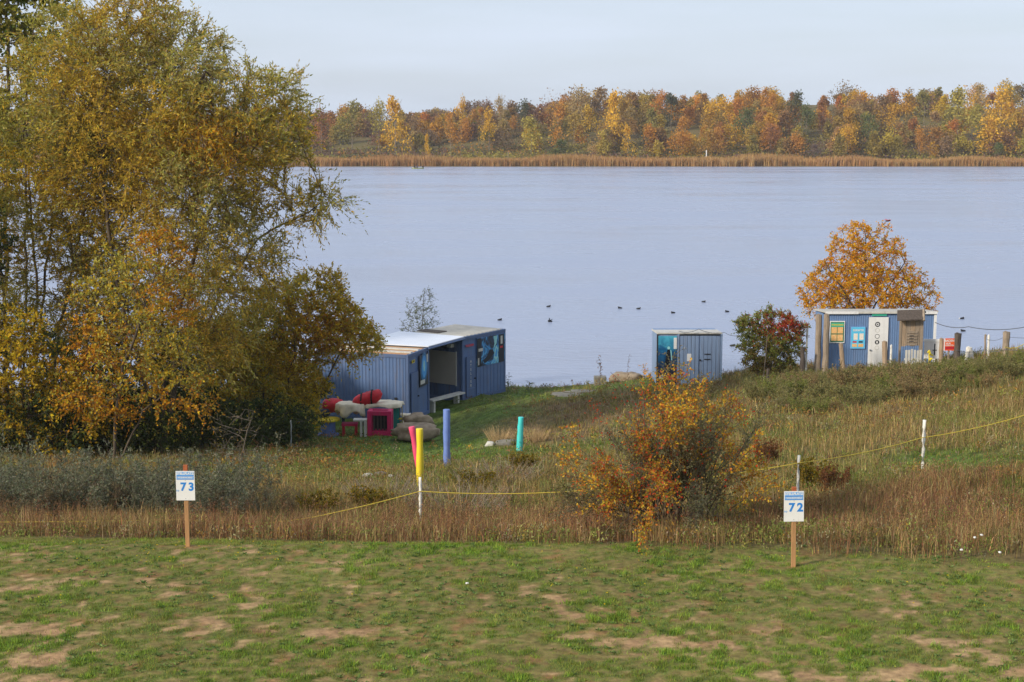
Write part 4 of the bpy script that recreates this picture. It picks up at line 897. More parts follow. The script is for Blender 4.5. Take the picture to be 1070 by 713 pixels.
make_tree('willow_tree', 'biggest willow, its olive and orange crown reaching out right over the lake', 'tree',
  [[b0, P(178, 420, 50), P(185, 330, 50), P(210, 240, 50), P(240, 170, 50)], [b0, P(150, 400, 49.5), P(120, 290, 49.5), P(105, 180, 50), P(110, 90, 50)], [b0, P(185, 400, 50.5), P(230, 310, 50.5), P(270, 250, 50.5), P(335, 212, 50.2)], [b0, P(172, 400, 51), P(165, 250, 51.5), P(170, 120, 51.5)], [b0, P(160, 400, 50.5), P(85, 300, 50.5), P(60, 200, 51)]],
  [pblob(205, 165, 50, 85, 115, 3.0, 1.2), pblob(280, 135, 50, 50, 58, 2.2), pblob(305, 213, 50, 55, 24, 1.5, 1.4), pblob(120, 120, 51, 75, 110, 3.2, 1.0), pblob(195, 60, 51, 42, 40, 1.8, 1.), pblob(235, 270, 49.5, 60, 55, 2.4), pblob(150, 40, 51.5, 50, 60, 2.2), pblob(340, 205, 50, 24, 14, .8, 2), pblob(190, 340, 50.5, 80, 70, 2.2, .55), pblob(110, 310, 51, 55, 80, 2.2, .45)],
  11, natt=8600, step=.42, di=3.2, dk=.52, tip=.0072, k=7, L=.95, nl=14, leaf=.14, wid=.042, thin=.03, droop=.3, shell=.5, maxn=12000, growup=.06, spread=.5, loose=.4, up=.25,
  colfn=clump_col(will_g+pale, will_o, .55, 5, .53, .16, near_orange(225, 150, 32, orng, .45)))
make_tree('willow_tree', 'tall many stemmed willow at the left edge, thin dark upright stems against the lake', 'tree',
  [[G(35, 52), P(40, 350, 52), P(60, 180, 52), P(75, 40, 52)], [G(10, 51.6), P(5, 350, 51.6), P(-5, 150, 51.6)], [G(22, 52), P(28, 330, 52), P(25, 140, 52), P(35, 20, 52)], [G(48, 51), P(62, 340, 51), P(100, 180, 51.4), P(130, 60, 52)], [G(30, 52.6), P(38, 300, 52.6), P(20, 60, 52.6)]],
  [pblob(45, 170, 52, 85, 110, 2.6), pblob(0, 210, 52, 60, 90, 2.4), pblob(75, 70, 52, 55, 80, 2.0, .7), pblob(90, 250, 51, 50, 50, 1.8, .8), pblob(20, 120, 52, 50, 60, 2, 1), pblob(40, 320, 52, 80, 70, 2, .35)],
  12, natt=6000, step=.45, di=3.2, dk=.56, tip=.008, k=7, L=.95, nl=14, leaf=.14, wid=.042, thin=.03, droop=.3, spread=.5, loose=.4, up=.3, colfn=clump_col(will_g, will_o+yell, .5, 8, .5, .16), shell=.5, maxn=7000)
make_tree('poplar_tree', 'tall poplar with broad green leaves in the upper left corner', 'tree', [[G(5, 60), P(5, 300, 60), P(8, 60, 60), P(5, -60, 60)]],
  [pblob(5, 10, 60, 58, 75, 2.2), pblob(-10, -70, 60, 50, 60, 2), pblob(-30, 150, 60, 50, 90, 2)], 13, natt=1500, step=.5, di=4, dk=.8, tip=.012, k=8, L=.7, nl=8, leaf=.17, wid=.14, thin=.03,
  colfn=clump_col([(96,106,40),(112,118,48),(84,96,40)], [(130,124,50),(110,104,44)], .5, 2, .45), maxn=3000)
make_tree('wild_cherry_tree', 'orange leaved tree glowing in front of the big willow', 'tree', [[G(118, 46), P(120, 440, 46), P(130, 380, 46), P(150, 330, 46)], [G(122, 46), P(150, 430, 46), P(185, 400, 46)]],
  [pblob(140, 330, 46, 66, 75, 1.8), pblob(110, 400, 46, 56, 44, 1.7, .8), pblob(185, 405, 46, 44, 36, 1.5, .8), pblob(165, 280, 46.5, 40, 40, 1.2)], 14, natt=2600, step=.36, di=2.6, dk=.52, tip=.008, k=5, L=.5, nl=10, leaf=.10, wid=.056, thin=.026,
  colfn=clump_col(orng, yell+will_g, .8, 4, .50), droop=.5)
make_tree('goat_willow_tree', 'yellowing bushy willow whose right tip hangs over the near container', 'tree', [[G(300, 57), P(300, 420, 57), P(310, 350, 57)], [G(285, 56.5), P(275, 410, 56.5), P(250, 360, 56.5)], [G(310, 57.5), P(335, 410, 58), P(365, 350, 58.5)]],
  [pblob(335, 325, 57.5, 40, 42, 1.6), pblob(265, 375, 56.5, 58, 58, 2.2), pblob(365, 350, 59, 34, 30, 1.3), pblob(308, 395, 57.5, 36, 42, 1.7), pblob(388, 350, 60.5, 16, 14, .8, 1.3), pblob(348, 292, 57.5, 14, 16, .8, 1.2), pblob(300, 340, 57, 50, 50, 1.8)], 15, natt=3600, step=.38, di=2.6, dk=.5, tip=.0075, k=9, L=.58, nl=12, leaf=.13, wid=.055, thin=.026,
  colfn=clump_col(will_g+yell, yell+will_o, .7, 14, .5, .14, near_orange(335, 350, 35, orng, .55)), shell=.45)
for i, (px, D, bl, pal2, lab, nat) in enumerate([
  (30, 47, [(15,390,65,70,1.6),(70,430,45,45,1.3)], yell, 'dark green bush with yellow leaves at the lower left edge', 1300),
  (210, 52, [(200,445,70,38,2),(245,455,45,30,1.5)], will_o, 'shady dark bush in the middle of the undergrowth', 1300),
  (275, 54, [(280,448,52,30,1.8),(300,460,30,16,1)], dkgr, 'dark bush in deep shade left of the grey metal pole', 1200),
  (312, 60, [(312,415,30,45,1.5)], yell, 'bush behind the cable drum table', 900),
  (-60, 48, [(-70,380,80,90,2),(-60,250,70,90,2)], dkgr, 'dark tree beyond the left edge of the view', 1200),  # added outside the frame to cast shadows inward
  (228, 61, [(215,375,50,42,2.4),(245,410,40,40,2.0)], will_o, 'tall bush hidden deep behind the willow undergrowth', 1500),  # added out of sight so its shade falls on the near container wall
  (275, 63, [(272,385,30,36,1.8)], dkgr, 'bush deep behind the trees, near the hidden end of the near container', 900),  # second hidden shade caster, added for the wall and furniture pile
  (132, 48.5, [(135,448,62,28,1.4)], will_o, 'low dark bush around the trunks of the orange leaved tree', 1000),
  (55, 49.2, [(45,450,62,30,1.4)], dkgr, 'low dark green bush at the foot of the many stemmed willow', 1000),
  (90, 53, [(90,420,60,70,1.8),(150,390,50,60,1.6)], will_o, 'brown green bush behind the orange leaved tree', 1300)]):
    make_tree('undergrowth_bush', lab, 'bush', [[G(px, D), P(px, bl[0][1]+20, D)]], [pblob(b_[0], b_[1], D, b_[2], b_[3], b_[4]) for b_ in bl], 40+i, natt=nat, step=.35, di=3.5, dk=.5, tip=.007, k=8, L=.5, nl=9, leaf=.12, wid=.07, thin=.026,
      colfn=clump_col(dkgr, pal2 if i in (0, 3) else dkgr+will_g[:1], .9, 60+i, .60 if i in (0, 3) else .5, .16), parts=('stem', 'foliage'), group='bushes under the willows')
# leafless twiggy shrub
make_tree('bare_shrub', 'leafless pale shrub left of the grey metal pole', 'bush', [[G(250, 44), P(250, 470, 44)], [G(251, 44), P(258, 450, 44), P(266, 430, 44)]], [pblob(245, 460, 44, 30, 35, .8)], 50, natt=160, step=.25, di=2, dk=.3, tip=.006, k=3, L=.4, nl=2, leaf=.05, wid=.02, thin=.012,
      colfn=clump_col(will_o, will_o, 1, 1), keep=.3, bark=M_barkpale, parts=('stem', 'foliage'))
# unseen trees added beyond the left frame edge, only to cast shade
for i, (px, D, h_, r_) in enumerate([(-190, 52, 10, 3.2), (-330, 47, 11, 3.6), (-300, 60, 11, 3.8), (-130, 62, 11, 3.4)]):
    b_ = G(px, D); make_tree('willow_tree', 'willow beyond the left edge of the view', 'tree', [[b_, b_+Vector((0, 0, h_*.5))]], [((b_.x, b_.y, b_.z+h_*.62), (r_, r_, h_*.38), 1)], 70+i, natt=500, step=.6, di=6, dk=1.2, tip=.014, k=3, L=1.0, nl=9, leaf=.24, wid=.1, thin=.05,
      colfn=clump_col(will_g, will_o, .5, 8), group='shade willows added beyond the left edge', maxn=1600)

# ================================================================ OTHER TREES AND BUSHES
mg_ = [(234,176,42),(226,158,36),(236,186,58),(214,142,40),(222,168,44)]; mg2 = [(216,138,38),(202,126,42),(228,166,42)]
gt = G(902, 72.5)
make_tree('maple_tree', 'round orange maple standing behind the blue hut', 'tree', [[gt, P(903, 330, 72.5), P(903, 290, 72.5), P(905, 250, 72.5)], [gt, P(900, 335, 72.5), P(880, 300, 72.3), P(862, 275, 72.2)], [gt, P(905, 335, 72.5), P(928, 300, 72.6), P(945, 275, 72.6)]],
  [pblob(903, 268, 72.5, 44, 36, 1.7, 1.1), pblob(900, 300, 72.5, 64, 34, 2.5, 1), pblob(860, 313, 72.3, 28, 26, 1.5), pblob(948, 308, 72.5, 34, 22, 1.6), pblob(903, 248, 72.5, 24, 18, 1.0, 1.3), pblob(970, 325, 72.2, 14, 8, .8, 1.2)], 21, natt=2400, step=.28, di=3, dk=.42, tip=.009, k=6, L=.42, nl=9, leaf=.088, wid=.066, thin=.022,
  colfn=clump_col(mg_, mg2+yell[:2], .9, 3, .5, .12, lambda Pt, c, rng: np.where(((Pt[:, 2] < gt.z+2.6) & (rng.random(len(Pt)) < .25))[:, None], cols_from([(110,120,50)], len(Pt), rng), c)), droop=.2, shell=.6, growup=.12, keep=.85)
def redtop(Pt, c, rng):
    u, v = to_px(Pt[:, 0], Pt[:, 1], Pt[:, 2]); q = (np.exp(-(((u-818)/22)**2+((v-340)/13)**2))*.8) > rng.random(len(Pt))
    return np.where(q[:, None], cols_from([(190,60,50),(170,50,40),(200,90,50)], len(Pt), rng), c)
make_tree('hawthorn_bush', 'green bush turning red at the top right, between small container and hut', 'bush', [[G(805, 66), P(805, 380, 66), P(800, 350, 66)], [G(803, 66), P(825, 375, 66), P(835, 350, 66)]],
  [pblob(805, 362, 66, 34, 26, 1.4), pblob(790, 342, 66, 24, 14, 1), pblob(822, 345, 66, 22, 18, 1.1), pblob(805, 383, 66, 26, 14, 1.2), pblob(772, 335, 66, 8, 6, .4, 1.5), pblob(805, 328, 66, 20, 8, .6, .8)], 22, natt=1500, step=.22, di=2.5, dk=.34, tip=.006, k=13, L=.32, nl=9, leaf=.075, wid=.048, thin=.022,
  colfn=clump_col([(134,142,66),(144,148,70),(120,128,60)], [(144,124,66),(134,114,60)], 1, 6, .45, .18, redtop), droop=.1, parts=('stem', 'foliage'), shell=.5)
make_tree('sapling', 'grey green sapling rising behind the white shelter roof', 'tree', [[G(440, 76.5), P(441, 345, 76.5), P(443, 305, 76.5)]], [pblob(441, 336, 76.5, 18, 20, .8), pblob(446, 310, 76.5, 8, 12, .4, 1.2), pblob(426, 345, 76.5, 11, 9, .5), pblob(436, 322, 76.5, 10, 12, .5)], 23, natt=260, step=.22, di=2.5, dk=.25, tip=.005, k=3, L=.4, nl=7, leaf=.08, wid=.03, thin=.02,
  colfn=clump_col(grgr, [(120,126,100)], 1, 6), up=.8, growup=.4)
for i, (px, D, top, hw, lab) in enumerate([(627, 73.5, 374, 4, 'thin sapling beside the concrete block at the shore'), (656, 74.5, 372, 2, 'bare thin weed stalk standing right of the concrete block'), (531, 73.2, 391, 3.5, 'small weed at the right corner of the far container'), (552, 74.5, 399, 4, 'small leafy weed on the shore right of the far container'), (673, 72.5, 382, 6, 'orange leaved twig left of the small container')]):
    gg = G(px, D); pal = mg_ if i == 4 else ([(120,110,90),(150,100,70)] if i < 2 else grgr)
    make_tree('small_weed' if i else 'sapling', lab, 'plant', [[gg, P(px, (top+to_px(*gg)[1])/2, D), P(px+1, top, D)]], [pblob(px, top+9, D, hw, 10, .2)], 80+i, natt=24, step=.12, di=1, dk=.15, tip=.004, k=2, L=.16, nl=5, leaf=.06, wid=.03, thin=.02, colfn=clump_col(pal, pal, 1, 6), parts=('stem', 'foliage'), growup=.4, keep=.3 if i == 1 else None)
# rose hip bush in the foreground: arching canes
rng = np.random.default_rng(5); D0 = 26.3; base = np.array(G(702, D0)); sc = pxm(D0)
def canes(n_, fan, Lr, seed, zmax):
    rg = np.random.default_rng(seed); A = []; Dv = []; V = []; F = []; o = 0
    for i in range(n_):
        az = 2*np.pi*(i*.618)+rg.normal(0, .2); el = R(rg.uniform(*fan)); Lc = rg.uniform(*Lr); p = base+np.array([rg.normal(0, .42), rg.normal(0, .3), 0]); d = np.array([math.cos(az)*math.cos(el), math.sin(az)*math.cos(el)*.8, math.sin(el)]); r = rg.uniform(.008, .016)
        pts = [p.copy()]; st_ = .12
        for k_ in range(int(Lc/st_)):
            d = d+np.array([rg.normal(0, .05), rg.normal(0, .05), -.028-.02*rg.random()]); d /= np.linalg.norm(d); p = p+d*st_; pts.append(p.copy())
            gzz = hz(p[0], p[1])+.12
            if p[2] < gzz or abs(p[0]-base[0]) > 1.85 or p[2] > base[2]+2.78-.3*abs(p[0]-base[0])**1.5: break
            if k_ > 4: A.append(p.copy()); Dv.append(d.copy())
            if k_ > 5 and rg.random() < .35:      # side shoot
                dd = unit(d+rg.normal(0, .7, 3)); q = p.copy()
                for j in range(rg.integers(2, 6)): q = q+dd*.1; A.append(q.copy()); Dv.append(dd.copy())
        n4 = len(pts); P_ = np.array(pts); ax = unit(np.gradient(P_, axis=0)); t_ = unit(np.cross(ax, [0.1, 1, .1])); s_ = np.cross(ax, t_); rr = (r*(1-.7*np.arange(n4)/n4))[:, None]
        ring = np.stack([P_+(t_*math.cos(a_)+s_*math.sin(a_))*rr for a_ in (0, 2.1, 4.2)], 1).reshape(-1, 3); V.append(ring)
        k3 = np.arange(n4-1)*3+o
        for j in range(3): F.append(np.stack([k3+j, k3+(j+1) % 3, k3+3+(j+1) % 3, k3+3+j], -1))
        o += n4*3
    return np.array(A), np.array(Dv), np.vstack(V), np.concatenate(F)
A, Dv, V1, F1 = canes(170, (30, 88), (1.6, 4.2), 3, 3); A2, Dv2, V2, F2 = canes(90, (20, 82), (1.0, 3.0), 4, 2)
rose = [(214,168,56),(204,150,50),(192,134,52),(178,112,54),(204,124,56),(164,150,60),(190,164,60),(220,178,66)]
rosef = clump_col(rose, [(150,130,52),(190,140,50),(186,90,50)], 1.2, 9, .42, .14)
th = thing('rose_hip_bush', 'large orange and yellow leaved rose bush left of sign 72', 'bush', base)
uA, vA = to_px(A[:, 0], A[:, 1], A[:, 2]); clump = fbm(A[:, 0]*1.1+3, A[:, 2]*1.1, 77, 3); q = clump+.05*np.clip((uA-690)/40, -1, 1) > .50
(LV, LF, LC), (TV, TF) = sprays(A[q], Dv[q], rng, 2, .24, 6, .050, .036, rosef, .2, .8, .1, tw=.003)
(LV2, LF2, LC2), (TV2, TF2) = sprays(A2, Dv2, rng, 3, .34, 10, .05, .018, clump_col([(124,124,92),(108,110,80),(134,130,102)], [(130,118,76),(112,102,66)], 1.3, 5), .1, .9, .3, tw=.004)
pe = clump_col(rose, rose, 1, 1); rr_ = rng.random(len(A)) < .25; (HV, HF, HC), _ = sprays(A[rr_], Dv[rr_], rng, 1, .2, 2, .035, .03, clump_col([(190,44,30)], [(200,70,36)], 1, 1), .8, .9, -.2)
V = np.vstack([V1, V2, TV, TV2]); o2 = len(V1); o3 = o2+len(V2); o4 = o3+len(TV)
link('stem', np_mesh('stem', V-base, [F1, F2+o2, TF[0]+o3, TF[1]+o3, TF2[0]+o4, TF2[1]+o4], M_bark), th)
link('foliage', np_mesh('foliage', np.vstack([LV, LV2])-base, [LF, LF2+len(LV)], M_leaf, np.vstack([LC, LC2])), th)
link('rose_hips', np_mesh('rose_hips', HV-base, HF, M_leaf, HC), th)

# ================================================================ WEEDS: mugwort, shrubs on the crest, docks
def weed_mesh(seed, n_, h_, sprd, pal, leaf, wid, nl, per, bark=M_bark, lean=.25, side=.18, bright=1):
    rg = np.random.default_rng(seed); ang = rg.uniform(0, 2*np.pi, n_); rad = sprd*np.sqrt(rg.random(n_)); P0 = np.stack([np.cos(ang)*rad, np.sin(ang)*rad, np.full(n_, -.05)], -1)
    H_ = h_*rg.uniform(.6, 1.1, n_); ld = np.stack([np.cos(ang)*lean+rg.normal(0, .15, n_), np.sin(ang)*lean+rg.normal(0, .15, n_), np.ones(n_)], -1)
    TV, TF, _ = blades(P0, H_, np.full(n_, .012), np.zeros((n_, 3)), rg, .1)
    t = rg.uniform(.12, 1.0, (n_, per)); A = (P0[:, None]+ld[:, None]*(t*H_[:, None])[..., None]).reshape(-1, 3); Dv = unit(rg.normal(size=A.shape)*np.array([1, 1, .3])+np.array([0, 0, .5]))
    (LV, LF, LC), (TV2, TF2) = sprays(A, Dv, rg, 1, side, nl, leaf, wid, clump_col(pal, pal, 2, seed), .1, .5, .3, tw=.003)
    # stems: line each
    E = P0+ld*H_[:, None]; s_ = unit(np.cross(ld, rg.normal(size=ld.shape)))*.006; SV = np.stack([P0-s_, P0+s_, E+s_*.3, E-s_*.3], 1).reshape(-1, 3); i = np.arange(n_)*4
    SF = np.stack([i, i+1, i+2, i+3], -1)
    return np_mesh('stem', np.vstack([SV, TV2]), [SF, TF2[0]+len(SV), TF2[1]+len(SV)], bark), np_mesh('foliage', LV, LF, M_leaf, LC)
def place_weeds(name, label, cat, group, protos, spots, smin=.85, smax=1.2, seed=0):
    rn = random.Random(seed)
    for i, (px, D) in enumerate(spots):
        g_ = G(px, D); th = thing(name, label if isinstance(label, str) else label[i], cat, g_, rn.uniform(0, 6.3), group); k_ = rn.uniform(smin, smax); th.scale = (k_, k_, k_*rn.uniform(.85, 1.15))
        s_, f_ = protos[i % len(protos)]; link('stem', s_, th); link('foliage', f_, th)
mug = [(128,130,104),(112,116,90),(144,142,118),(100,102,76)]
mp_ = [weed_mesh(s, (34, 24, 44)[s-1], (1.2, 1.35, .85)[s-1], (.6, .45, .8)[s-1], mug if s < 3 else [(126,110,84),(112,98,74),(138,124,92)], .06, .02, 7, 24, side=.15, lean=.35) for s in (1, 2, 3)]
rn = random.Random(3); spots = []
for i in range(15): spots.append((-30+i*22+rn.uniform(-9, 9), 30.2+rn.uniform(-.8, 1.0)))
for i in range(11): spots.append((-20+i*28+rn.uniform(-8, 8), 32.6+rn.uniform(-.8, 1)))
place_weeds('mugwort_bush', 'grey green mugwort bush in the bank of mugwort along the left, behind sign 73', 'bush', 'mugwort bushes at the left', mp_, spots, .55, 1.1)
hb = [[(140,134,84),(126,124,74),(152,142,94)], [(150,130,90),(134,114,76),(162,140,98)], [(126,132,66),(140,142,76),(114,120,60)]]
hp_ = [weed_mesh(10+s, 46, 1.0, .95, hb[s % 3], .075, .035, 7, 22, side=.2, lean=.5) for s in range(4)]
spots = []
for i in range(34): px = 828+i*9.5+rn.uniform(-5, 5); spots.append((px, 60.5+rn.uniform(-1.2, 1.2)))
n0 = len(spots)
for i in range(20): px = 800+i*15.5+rn.uniform(-9, 9); spots.append((px, 56+rn.uniform(-2.6, 2)))
for i in range(14): px = 830+i*20+rn.uniform(-9, 9); spots.append((px, 51+rn.uniform(-2.2, 2)))
place_weeds('crest_shrub', 'olive brown shrub in the thicket covering the slope below the blue hut', 'bush', 'shrubs below the hut', hp_, spots[:n0], .25, .5, 5)
place_weeds('crest_shrub', 'olive brown shrub in the thicket covering the slope below the blue hut', 'bush', 'shrubs below the hut', hp_[::-1], spots[n0:], .3, .85, 5)
rb = [weed_mesh(31, 26, .95, .3, [(126,84,56),(138,94,60),(112,80,54)], .05, .03, 7, 26, side=.1, lean=.12), weed_mesh(32, 40, .6, .3, [(128,112,40),(98,96,40),(150,120,40)], .05, .03, 7, 20, side=.12, lean=.3)]
place_weeds('dock_plant', ['rusty brown dock plant right of sign 72', 'rusty brown dock plant standing on the slope right of the rose bush'], 'plant', None, rb[:1], [(871, 31.5), (800, 37)], .6, .75, 2)
place_weeds('low_bush', ['small yellow green bush between the speckled stake and the turquoise pole', 'dark green tuft just below the turquoise pole', 'small yellowish bush right of the rope start', 'small dark bush along the left rope span', 'low bush on the slope above sign 72'], 'bush', None, rb[1:], [(497, 35.5), (547, 40), (387, 31.5), (332, 31), (850, 33)], .8, 1.1, 9)
gm = weed_mesh(41, 220, .55, .9, [(120,110,98),(104,94,84)], .03, .008, 3, 6, bark=M_wood, lean=.9, side=.12)
place_weeds('dead_brush', ['mound of dead grey brush right of the speckled stake', 'mound of dead dark brush left of the speckled stake', 'grey brush tangle on the slope right of the tallest pole'], 'brush', None, [gm], [(478, 31.5), (405, 33), (520, 37)], .8, 1.0, 6)

# ================================================================ GRASS
rng = np.random.default_rng(99)
def scatter(N, y0, y1, umin=-60, umax=1130, pw=1.0):
    y = y0+(y1-y0)*rng.random(N)**pw; uu = rng.uniform(umin, umax, N); x = (uu-CX)/FPX*y*1.02; return x, y
# lawn
x, y = scatter(700000, 16.8, 26.8); z = Hz(x, y); br = bareness(x, y, z); cl_ = fbm(x*7, y*7, 47, 5)
dens = np.clip(1.1-br*1.25, .04, 1)*np.clip((cl_-.37)*6+.35, .15, 1); ed = lawn_edge(to_px(x, y, z)[0]); dens = dens*np.clip((ed+.5-y)/.6, 0, 1); q = rng.random(len(x)) < dens; x, y, z, br, cl_ = x[q], y[q], z[q], br[q], cl_[q]
gn = fbm(x*.9, y*.9, 61); gn2 = fbm(x*4, y*4, 62); lush = np.clip((gn-.42)*3+(gn2-.5)*3, 0, 1)[:, None]; tone = (.72+.65*np.clip((fbm(x*9, y*9, 63, 2)-.25)*1.8, 0, 1))[:, None]
c = (cols_from([(126,150,56),(116,142,52),(140,158,62),(106,132,58)], len(x), rng, .3)*lush+cols_from([(140,142,70),(130,138,66),(120,136,60),(142,126,76)], len(x), rng, .25)*(1-lush))*tone
h_ = rng.uniform(.012, .032, len(x))*(1+.8*lush[:, 0])*np.clip((cl_-.38)*5, .5, 1.6)
V, F, Cc = blades(np.stack([x, y, z], -1), h_, rng.uniform(.008, .016, len(x)), np.clip(c, 0, .9), rng, .8, False)
tag(link('lawn_grass', np_mesh('lawn_grass', V, F, M_grass, Cc)), 'short patchy green lawn in the foreground', 'grass', kind='stuff')
# broad-leaved weeds and dandelions in the lawn
x, y = scatter(1700, 17.5, 25); z = Hz(x, y); q = (fbm(x*.8, y*.8, 71) > .5) & (bareness(x, y, z) < .5); x, y, z = x[q], y[q], z[q]
n_ = len(x); A = np.repeat(np.stack([x, y, z+.01], -1), 9, 0); an = rng.uniform(0, 6.28, len(A)); ax = unit(np.stack([np.cos(an), np.sin(an), rng.uniform(.15, .8, len(A))], -1))
V, F, Cc = leaves(A, ax, rng.uniform(.03, .075, len(A)), rng.uniform(.015, .028, len(A)), cols_from([(104,126,66),(118,136,78),(92,114,64)], len(A), rng), rng)
tag(link('lawn_weeds', np_mesh('lawn_weeds', V, F, M_grass, Cc)), 'low leafy weeds growing in the lawn', 'weeds', kind='stuff')
x, y = scatter(60, 21, 24.6, 0, 1060); x2, y2 = scatter(34, 23, 24.5, 130, 290); x = np.r_[x, x2]; y = np.r_[y, y2]; z = Hz(x, y)
A = np.repeat(np.stack([x, y, z+.07], -1), 6, 0); an = np.tile(np.arange(6)*1.05, len(x)); ax = unit(np.stack([np.cos(an), np.sin(an), .5+0*an], -1))
V, F, Cc = leaves(A, ax, .016, .012, cols_from([(220,190,40)], len(A), rng), rng)
tag(link('dandelion_flowers', np_mesh('dandelion_flowers', V, F, M_grass, Cc)), 'tiny yellow flowers dotted over the far edge of the lawn', 'flowers', kind='stuff')
# tall dry grass strip
def tall(N, y0, y1, hr, wr, palb, palg, seed, name, label, lean=.3, edge=True, gmul=1, hmod=None, dmod=None, pw=1.):
    x, y = scatter(N, y0, y1, pw=pw); z = Hz(x, y); u, v = to_px(x, y, z); g_ = zones(x, y, z)*gmul
    d = .35+.9*fbm(x*1.4, y*1.4, seed)
    if edge: e = lawn_edge(u)+(fbm(x*1.2, x*0+seed, 3)-.5)*1.3; d = d*np.clip((y-e)/1.3, 0, 1)**1.3
    if dmod is not None: d = d*dmod(u, v, x, y)
    q = rng.random(N) < d; x, y, z, u, v, g_ = x[q], y[q], z[q], u[q], v[q], g_[q]
    isg = (g_+rng.normal(0, .15, len(x))) > .5; patch = fbm(x*.6, y*.6, seed+9)[:, None]
    cb_ = np.where(rng.random((len(x), 1)) < patch, cols_from(palb[0], len(x), rng, .25), cols_from(palb[1], len(x), rng, .25))
    c = np.where(isg[:, None], cols_from(palg, len(x), rng, .25), cb_)*(.7+.65*np.clip((fbm(x*5, y*5, seed+7, 2)-.2)*1.7, 0, 1))[:, None]; h_ = rng.uniform(*hr, len(x))*np.where(isg, .55, 1)*(.65+.7*fbm(x*.8, y*.8, seed+4))*(.45+1.1*fbm(x*3.5, y*3.5, seed+5, 3))
    if hmod is not None: h_ = h_*hmod(u, v, x, y)
    V, F, Cc = blades(np.stack([x, y, z], -1), h_, rng.uniform(*wr, len(x)), np.clip(c, 0, .9), rng, lean)
    tag(link(name, np_mesh(name, V, F, M_grass, Cc)), label, 'grass', kind='stuff'); print(name, len(x))
tan = [(150,128,84),(164,140,92),(138,116,74),(176,152,106)]; rust = [(150,110,80),(136,98,72),(160,120,84),(128,98,72),(120,88,70)]; grn_ = [(106,124,50),(118,130,56),(96,114,46)]; olive = [(126,120,66),(114,108,60),(136,126,74)]
tall(130000, 22.8, 30.5, (.12, .46), (.005, .011), (tan, rust), [(116,120,62),(104,114,56),(132,130,70)], 5, 'dry_grass', 'tall rust and straw coloured grass strip behind the lawn', .42, gmul=1.1)
tall(150000, 29, 47, (.12, .42), (.007, .014), (tan, olive), grn_, 15, 'slope_grass', 'mixed brown and green grass covering the slope', .5, False,
     hmod=lambda u, v, x, y: 1-.72*np.maximum(img_blob(u, v, 400, 460, 190, 34), img_blob(u, v, 990, 482, 110, 14)))
tall(110000, 46, 78, (.14, .42), (.010, .02), (olive, tan), grn_, 25, 'far_slope_grass', 'grass on the upper slope up to the shore', .35, False, pw=.8,
     hmod=lambda u, v, x, y: 1-.78*np.maximum(np.maximum(img_blob(u, v, 460, 440, 190, 50), img_blob(u, v, 640, 402, 120, 12)), .5*img_blob(u, v, 600, 420, 100, 30)))
# seed-headed dry stalks
x, y = scatter(3600, 23.6, 30.5); e = .6+lawn_edge(to_px(x, y, Hz(x, y))[0]); q = (y > e) & (fbm(x*.7, y*.7, 44) > .46); x, y = x[q], y[q]; z = Hz(x, y); hh_ = rng.uniform(.35, .7, len(x))
V, F, Cc = blades(np.stack([x, y, z], -1), hh_, np.full(len(x), .006), cols_from(rust, len(x), rng), rng, .12)
A = np.repeat(np.stack([x, y, z+hh_*.8], -1), 10, 0)+rng.normal(0, 1, (len(x)*10, 3))*np.array([.02, .02, .06]); V2, F2, C2 = leaves(A, unit(rng.normal(size=A.shape)+[0, 0, 1]), .035, .012, cols_from(rust+[(96,64,50)], len(A), rng), rng)
tag(link('seed_stalks', np_mesh('seed_stalks', np.vstack([V, V2]), [F[0], F[1], F2+len(V)], M_grass, np.vstack([Cc, C2]))), 'thin brown seed stalks standing above the dry grass', 'grass', kind='stuff')
# weedy herbs all over the slope
def herbs(N, y0, y1, name, label, sz, hmax, seed, per=14):
    x, y = scatter(N, y0, y1); z = Hz(x, y); u, v = to_px(x, y, z); g_ = zones(x, y, z); mow = np.maximum(img_blob(u, v, 460, 450, 190, 42), img_blob(u, v, 990, 482, 100, 10)); q = (rng.random(N) > mow*1.15) & (fbm(x*.9, y*.9, seed) > .42); q &= y > lawn_edge(u)+.1; x, y, z, g_ = x[q], y[q], z[q], g_[q]
    n_ = len(x); hh = hmax*(.25+.9*fbm(x*.7, y*.7, seed+1))*rng.uniform(.4, 1.1, n_); kind_ = fbm(x*.8+9, y*.8, seed+2)+rng.normal(0, .10, n_)
    base_ = np.where((kind_ > .56)[:, None], cols_from([(124,130,64),(110,120,58),(138,140,76)], n_, rng, .2), np.where((kind_ > .44)[:, None], cols_from([(140,126,90),(124,110,80),(148,138,108)], n_, rng, .2), cols_from([(132,98,66),(150,108,66),(118,90,66),(164,128,60)], n_, rng, .2)))
    A = np.repeat(np.stack([x, y, z], -1), per, 0); t = rng.random(len(A)); A = A+rng.normal(0, 1, A.shape)*np.array([.07, .07, .02]); A[:, 2] += t*np.repeat(hh, per)
    V, F, Cc = leaves(A, unit(rng.normal(size=A.shape)+np.array([0, 0, .7])), sz*rng.uniform(.6, 1.5, len(A)), sz*.38, np.clip(np.repeat(base_, per, 0)*rng.uniform(.7, 1.3, (len(A), 1)), 0, .9), rng)
    tag(link(name, np_mesh(name, V, F, M_grass, Cc)), label, 'weeds', kind='stuff'); print(name, len(F))
herbs(13500, 23, 44, 'slope_weeds', 'brown and green herbs growing through the slope grass', .055, .42, 91)
herbs(9000, 43, 76, 'upper_slope_weeds', 'brown and green herbs on the upper slope', .09, .45, 95)
